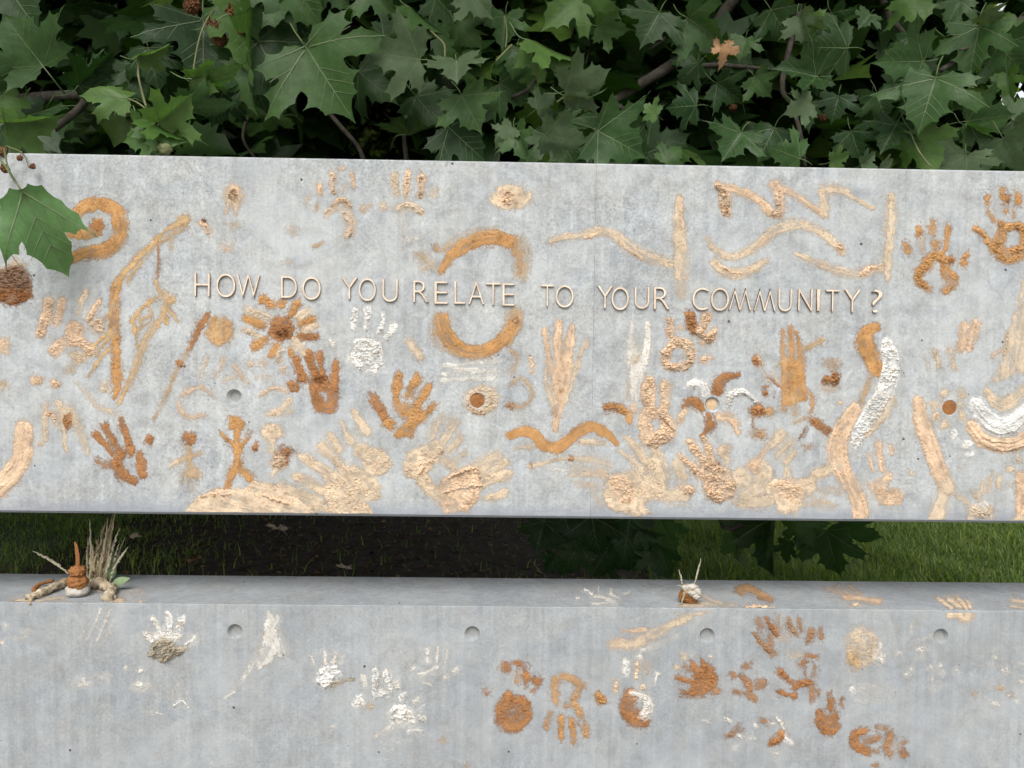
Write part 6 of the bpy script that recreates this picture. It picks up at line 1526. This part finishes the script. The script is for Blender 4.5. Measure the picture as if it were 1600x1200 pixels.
Pc = crown_points(15000, in_crown)
front = np.stack([g.uniform(-1.9, 2.3, 1500), g.uniform(0.9, 2.2, 1500), g.uniform(1.95, 3.3, 1500)], 1)
fill = np.stack([g.uniform(-1.2, 2.4, 1300), g.uniform(0.55, 1.3, 1300), g.uniform(1.95, 2.9, 1300)], 1)
front = np.vstack([front, fill])
over = np.stack([g.uniform(-4.0, 2.6, 4800), g.uniform(-0.75, 2.0, 4800), g.uniform(2.85, 4.6, 4800)], 1)
over = over[over[:, 2] > 2.9 + np.clip(0.5 - over[:, 1], 0, 2) * 0.55]
shade_low = np.stack([g.uniform(-8.5, 1.2, 17000), g.uniform(1.6, 9.0, 17000), g.uniform(1.9, 3.8, 17000)], 1)  # leaves added, many out of view, to cut light in the slot
shade_low = shade_low[(shade_low[:, 1] < 6.5) | (shade_low[:, 2] < 3.0)]
shade_low[:, 2] -= np.clip(shade_low[:, 1] - 5.5, 0, 3) * 0.35
shade_roof = np.stack([g.uniform(-7.5, 0.6, 9000), g.uniform(1.5, 7.5, 9000), g.uniform(3.6, 5.2, 9000)], 1)  # added unseen leaf layer that darkens the ground below
over = np.vstack([over, shade_roof, shade_low[shade_low[:, 0] < 1.2 - 0.15 * shade_low[:, 1] + 0.5 * np.sin(shade_low[:, 1] * 2)]])
Pc = np.vstack([Pc, front, over])
Pc = Pc[(Pc[:, 0] < 0.1) | (Pc[:, 1] < 0.9) | (Pc[:, 2] > 6.5) | (vnoise(Pc[:, 0] * 2.1, Pc[:, 2] * 2.1, 12) < 0.83)]
Pc = Pc[~((np.abs(Pc[:, 0] - STANDIN_AT[0]) < 0.18) & (np.abs(Pc[:, 2] - STANDIN_AT[2]) < 0.17) & (Pc[:, 1] < 1.1))]
nn_ = len(Pc)
us = g.normal(size=(nn_, 3)) * np.array([1, 1, 0.6]) + np.array([0, -0.35, -0.35])
ns = g.normal(size=(nn_, 3)) * 0.45 + np.array([0, -0.35, 0.9])
low_leaves('foliage', Pc, us, ns, g.uniform(0.10, 0.19, nn_), M_foliage, tree, OUT11, TB)['kind'] = 'stuff'

sp = np.array(STANDIN_AT) + g.normal(size=(260, 3)) * np.array([0.055, 0.06, 0.04])  # added near cluster of bright little leaves standing in for lit far foliage
low_leaves('far_foliage_standin', sp, g.normal(size=(260, 3)), g.normal(size=(260, 3)) * 0.6 + np.array([0, -0.6, 0.8]), g.uniform(0.012, 0.03, 260), M_farleaf, tree, [(0, 0), (0.35, 0.25), (0.38, 0.6), (0, 1.0)], TB)['kind'] = 'stuff'

# trunk, limbs, twigs
def bark_tube(name, pts, radii, n, sides, mat=M_bark, amp=0.12):
    P = curve_pts([Vector(p) - TB for p in pts], n)
    R_ = np.interp(np.linspace(0, 1, n), np.linspace(0, 1, len(radii)), radii)
    V, Fc = tube(P, list(R_), sides)
    out = []
    for i, v in enumerate(V):
        c = Vector(P[min(i // sides, n - 1)])
        out.append(c + (Vector(v) - c) * (1 + amp * mnoise.fractal(Vector(v) * 7, 0.8, 2, 3)))
    return link(name, mesh_from(name, out, Fc, True), mat, tree)


bark_tube('trunk', [TB + Vector((0, 0, -0.2)), TB + Vector((0.02, 0, 0.3)), TB + Vector((0.05, 0.02, 1.6)), TB + Vector((-0.1, 0, 3.4)), TB + Vector((-0.3, -0.2, 6.0)), TB + Vector((-0.4, -0.3, 8.6))], [0.42, 0.34, 0.27, 0.22, 0.12, 0.04], 30, 14)
b1 = TB + Vector((-0.05, 0, 3.0))
B = [
    ('limb', [b1, (1.55, 5.0, 4.1), (1.2, 2.4, 3.55), up(1180, -60, 0.75), up(1100, 68, 0.62), up(1052, 100, 0.58), up(990, 138, 0.52), up(955, 160, 0.48)], [0.14, 0.10, 0.06, 0.026, 0.020, 0.018, 0.015, 0.010]),
    ('limb', [b1, (0.3, 5.2, 4.3), (-0.7, 2.6, 3.5), up(300, 10, 0.9), up(390, 44, 0.8), up(500, 42, 0.75), up(620, 52, 0.7)], [0.15, 0.11, 0.06, 0.022, 0.018, 0.016, 0.010]),
    ('limb', [b1, (-1.0, 5.5, 4.4), (-2.2, 3.0, 3.4), (-2.0, 1.4, 2.6), up(130, 150, 0.5), up(70, 215, 0.3)], [0.14, 0.10, 0.05, 0.026, 0.012, 0.008]),
    ('limb', [b1, (2.6, 4.6, 4.0), (2.4, 2.0, 3.0), up(1620, 30, 0.6), up(1540, 62, 0.4), up(1470, 110, 0.25)], [0.13, 0.09, 0.05, 0.016, 0.010, 0.006]),
    ('branch', [up(955, 160, 0.48), up(985, 178, 0.46), up(995, 205, 0.46), up(1012, 235, 0.46), up(1022, 275, 0.46)], [0.008, 0.007, 0.006, 0.006, 0.005]),
    ('branch', [up(990, 168, 0.5), up(1004, 205, 0.5), up(1018, 250, 0.5), up(1021, 280, 0.5)], [0.006, 0.005, 0.005, 0.004]),
    ('branch', [up(1062, 94, 0.58), up(1090, 103, 0.5), up(1120, 102, 0.45), up(1180, 106, 0.4), up(1240, 112, 0.36)], [0.010, 0.008, 0.007, 0.005, 0.003]),
    ('branch', [up(905, -20, 0.7), up(900, 30, 0.62), up(894, 60, 0.6), up(892, 90, 0.6)], [0.007, 0.006, 0.005, 0.004]),
    ('branch', [up(950, 20, 0.6), up(925, 60, 0.56), up(915, 100, 0.55)], [0.005, 0.004, 0.003]),
    ('branch', [up(1000, 70, 0.6), up(1040, 60, 0.55), up(1010, 80, 0.6)], [0.006, 0.004, 0.003]),
    ('branch', [up(800, 152, 0.35), up(825, 140, 0.3), up(838, 122, 0.28), up(862, 107, 0.25)], [0.006, 0.005, 0.004, 0.003]),
    ('branch', [up(1250, 10, 0.6), up(1222, 130, 0.5), up(1238, 165, 0.45), up(1252, 215, 0.4), up(1258, 260, 0.38)], [0.010, 0.008, 0.007, 0.006, 0.005]),
    ('branch', [up(1370, -20, 0.7), up(1390, 25, 0.6), up(1410, 50, 0.6), up(1440, 90, 0.6)], [0.012, 0.011, 0.009, 0.005]),
    ('branch', [up(500, 160, 0.7), up(530, 195, 0.65), up(560, 230, 0.6), up(570, 260, 0.6)], [0.008, 0.008, 0.007, 0.007]),
    ('branch', [up(635, 165, 0.7), up(632, 210, 0.7), up(636, 262, 0.7)], [0.008, 0.008, 0.008]),
    ('branch', [up(1590, 40, 0.35), up(1560, 55, 0.28), up(1535, 68, 0.24), up(1500, 78, 0.2)], [0.006, 0.005, 0.004, 0.003]),
    ('branch', [up(390, 175, 0.6), up(380, 215, 0.55), up(400, 250, 0.5)], [0.006, 0.005, 0.005]),
    ('branch', [(0.3, 2.2, 2.3), up(860, 790, 1.0), up(930, 798, 0.8), up(1000, 800, 0.72), up(1060, 806, 0.7)], [0.012, 0.010, 0.008, 0.006, 0.004]),
    ('branch', [(1.2, 2.2, 2.1), up(1120, 780, 0.9), up(1200, 797, 0.7), up(1300, 810, 0.62)], [0.012, 0.010, 0.007, 0.004]),
]
for nm, pts, rd in B:
    bark_tube(nm, pts, rd, 34 if nm == 'limb' else 18, 10 if nm == 'limb' else 6)
for pts, rd in [
    ([up(255, 232, 0.05), up(240, 195, 0.05), up(228, 165, 0.06), up(221, 140, 0.06), up(216, 115, 0.06), up(218, 86, 0.07)], [0.0035, 0.003, 0.003, 0.0028, 0.0025, 0.002]),
    ([up(228, 170, 0.06), up(214, 160, 0.07), up(199, 154, 0.08)], [0.0022, 0.002, 0.0018]),
    ([up(300, 126, 0.09), up(305, 92, 0.1), up(312, 58, 0.1), up(324, 30, 0.12), up(333, 18, 0.14)], [0.0026, 0.0024, 0.0022, 0.002, 0.002]),
    ([up(33, 297, -0.14), up(18, 275, -0.12), up(4, 254, -0.06), up(-20, 225, 0.05)], [0.0022, 0.002, 0.002, 0.003]),
    ([up(45, 262, -0.02), up(36, 240, 0.0), up(10, 228, 0.05)], [0.0012, 0.0012, 0.0016]), ([up(30, 247, -0.02), up(34, 236, 0.0)], [0.0012, 0.0012]),
    ([up(870, 160, 0.22), up(885, 150, 0.2), up(900, 148, 0.18)], [0.003, 0.003, 0.002]), ([up(695, 95, 0.22), up(694, 70, 0.22), up(680, 55, 0.23), up(655, 30, 0.24)], [0.0025, 0.0025, 0.0025, 0.003]),
    ([up(775, 95, 0.22), up(800, 70, 0.25)], [0.0022, 0.003]), ([up(790, 75, 0.25), up(792, 50, 0.26), up(788, 25, 0.28)], [0.002, 0.002, 0.002]),
    ([up(1422, 205, 0.18), up(1435, 235, 0.16), up(1455, 262, 0.15)], [0.0022, 0.002, 0.002]), ([up(1560, 188, 0.17), up(1572, 184, 0.165), up(1584, 187, 0.16)], [0.0025, 0.0025, 0.002]),
]:
    bark_tube('twig', pts, rd, 14, 6, M_twig, 0.05)
lump('twig_bud', M_twig, tree, up(258, 233, 0.04) - TB, (0.016, 0.014, 0.013), 31, 3, 0.3, 2)
for (px, py, y, r) in [(361, 19, 0.15, 0.021), (336, 41, 0.14, 0.019), (343, 60, 0.16, 0.018), (377, 47, 0.15, 0.011), (300, 8, 0.2, 0.021), (31, 247, -0.02, 0.0065), (51, 260, -0.02, 0.0065), (4, 237, 0.0, 0.012), (8, 263, -0.03, 0.010), (1145, 168, 0.5, 0.011), (1286, 184, 0.4, 0.011)]:
    bm = bmesh.new()
    bmesh.ops.create_icosphere(bm, subdivisions=4 if r > .012 else 3, radius=r)
    for v in bm.verts:
        v.co *= 0.86 + 0.42 * rnd.random() ** 3
    me = bpy.data.meshes.new('seed_ball')
    bm.to_mesh(me); bm.free()
    link('seed_ball', me, M_seed, tree, up(px, py, y) - TB)

# ------------------------------------------------------------------ grass and litter behind the wall
def blades(name, n, fx, hmin, hmax, mat, wid=0.006):
    x = g.uniform(-5.2, 5.4, n * 3); y = g.uniform(3.1, 7.2, n * 3)
    keep = g.uniform(0, 1, n * 3) < fx(x, y)
    x, y = x[keep][:n], y[keep][:n]
    m = len(x)
    h = g.uniform(hmin, hmax, m) * (0.45 + 1.0 * vnoise(x * 2.2, y * 2.2, 9))
    a = g.uniform(0, 2 * pi, m)
    lean = g.uniform(0.1, 1.1, m) * h
    w = wid * g.uniform(0.6, 1.2, m)
    dx, dy = np.cos(a), np.sin(a)
    V = np.zeros((m, 7, 3))
    for i, t in enumerate((0, 0.4, 0.75, 1.0)):
        cx, cy, cz = x + dx * lean * t * t, y + dy * lean * t * t, h * t * (1 - 0.22 * t * lean / h)
        ww = w * (1 - t) ** 0.6 if t < 1 else 0 * w
        if i < 3:
            V[:, i * 2] = np.stack([cx - dy * ww, cy + dx * ww, cz], 1)
            V[:, i * 2 + 1] = np.stack([cx + dy * ww, cy - dx * ww, cz], 1)
        else:
            V[:, 6] = np.stack([cx, cy, cz], 1)
    f = np.array([[0, 1, 3], [0, 3, 2], [2, 3, 5], [2, 5, 4], [4, 5, 6]])
    F = (np.arange(m)[:, None, None] * 7 + f[None]).reshape(-1, 3)
    return tag(link(name, mesh_np(name, V.reshape(-1, 3), F, True), mat), kind='stuff')


def turf(x, y):
    xs_ = x + 1.5 * (fbm(x * 0.9, y * 0.9, 4) - 0.5)
    return np.clip(sst(0.5, 2.0, xs_) + 0.32 * sst(-1.9, -3.3, xs_) * (0.4 + 0.9 * vnoise(x * 2.5, y * 2.5, 8)) + 0.02, 0, 1)


blades('grass', 52000, turf, 0.035, 0.12, M_grassblade)
# dead leaves and bits lying on the soil, too many to count
n = 2600
Pl = np.stack([g.uniform(-3.6, 1.8, n), g.uniform(3.2, 7.0, n), g.uniform(0.012, 0.03, n)], 1)
low_leaves('leaf_litter', Pl, g.normal(size=(n, 3)) * np.array([1, 1, .15]), g.normal(size=(n, 3)) * 0.3 + np.array([0, 0, 1]), g.uniform(0.02, 0.06, n), M_litter, None, [(0, 0), (0.3, 0.3), (0.25, 0.7), (0, 1.0)], Vector((0, 0, 0)))['kind'] = 'stuff'


def ground_pt(px, py):
    p = on_ledge(np.array(float(px)), np.array(float(py)), 0.03)
    return Vector(p)


for i, (px, py, s, mt, lb) in enumerate([(438, 832, 0.16, M_root, 'pale curled dead leaf lying on the dark soil in the slot'), (304, 880, 0.09, M_dryleaf, 'brown dead leaf on the dark ground behind the ledge'), (204, 844, 0.08, M_root, 'small tan dead leaf lying just beyond the dry grass bunch'), (540, 893, 0.08, M_root, 'small pale dead leaf close behind the ledge in the dark middle')]):
    me = mesh_from('fallen_leaf', *leaf_geom(60 + i, 0.3, 0.3, 0.2, 0.2)[:2], True)
    p = ground_pt(px, py)
    o = link('fallen_leaf', me, mt, None, p + Vector((0, 0, 0.02)))
    o.scale = (s, s, s)
    o.rotation_euler = (0.35, 0.2, 1.2 + i * 1.9)
    tag(o, lb, 'fallen leaf')

# ------------------------------------------------------------------ trees farther off
def far_tree(name, x, y, h, r, label, cat='tree', zlow=1.5, n=5200, mat=M_farleaf, sz=(0.10, 0.2)):
    root = empty(name, (x, y, 0))
    tag(root, label, cat, 'trees beyond the plane tree')
    P = [Vector((0, 0, -0.1)), Vector((0.1, 0, h * 0.3)), Vector((-0.1, 0.1, h * 0.6)), Vector((0, 0, h * 0.92))]
    V, Fc = tube(curve_pts(P, 16), list(np.linspace(0.03 * h, 0.01, 16)), 9)
    link('trunk', mesh_from('trunk', V, Fc, True), M_bark, root)
    pts = []
    while len(pts) < n:
        q = g.uniform(-1, 1, (n * 2, 3))
        d = np.linalg.norm(q, axis=1)
        cl = np.sin(q[:, 0] * 5 + x) * np.sin(q[:, 1] * 5 + y) * np.sin(q[:, 2] * 6)
        q = q[(d < 0.86 + 0.2 * cl) & (d > 0.35) & (g.uniform(0, 1, len(q)) < 0.55 + 0.6 * cl)]
        pts.extend(q)
    q = np.array(pts[:n])
    zc, rz = (zlow + h) / 2, (h - zlow) / 2
    q = q * np.array([r, r, rz]) + np.array([0, 0, zc])
    o = low_leaves('crown', q, g.normal(size=(n, 3)), g.normal(size=(n, 3)) * 0.6 + np.array([0, 0, 0.8]), g.uniform(*sz, n), mat, root, [(0, 0), (0.35, 0.25), (0.38, 0.6), (0, 1.0)])
    o['kind'] = 'stuff'
    return root


far_tree('broad_tree', -4.2, 14.0, 9.0, 4.4, 'yellow-green leafy tree glimpsed through the gaps above the word YOU', zlow=0.2)  # crown brought down to the ground to shut out low light
far_tree('broad_tree', 2.2, 18.0, 9.5, 3.8, 'distant leafy tree glimpsed behind the dark limb above COMMUNITY')
far_tree('broad_tree', 8.8, 17.0, 11.0, 4.2, 'distant leafy tree behind the leaves over the handprints at the slab top corner')
far_tree('broad_tree', -10.5, 17.0, 10.0, 4.0, 'distant leafy tree behind the leaves over the ochre spiral', zlow=0.2)  # crown also shaped low, blocking horizon light from the slot
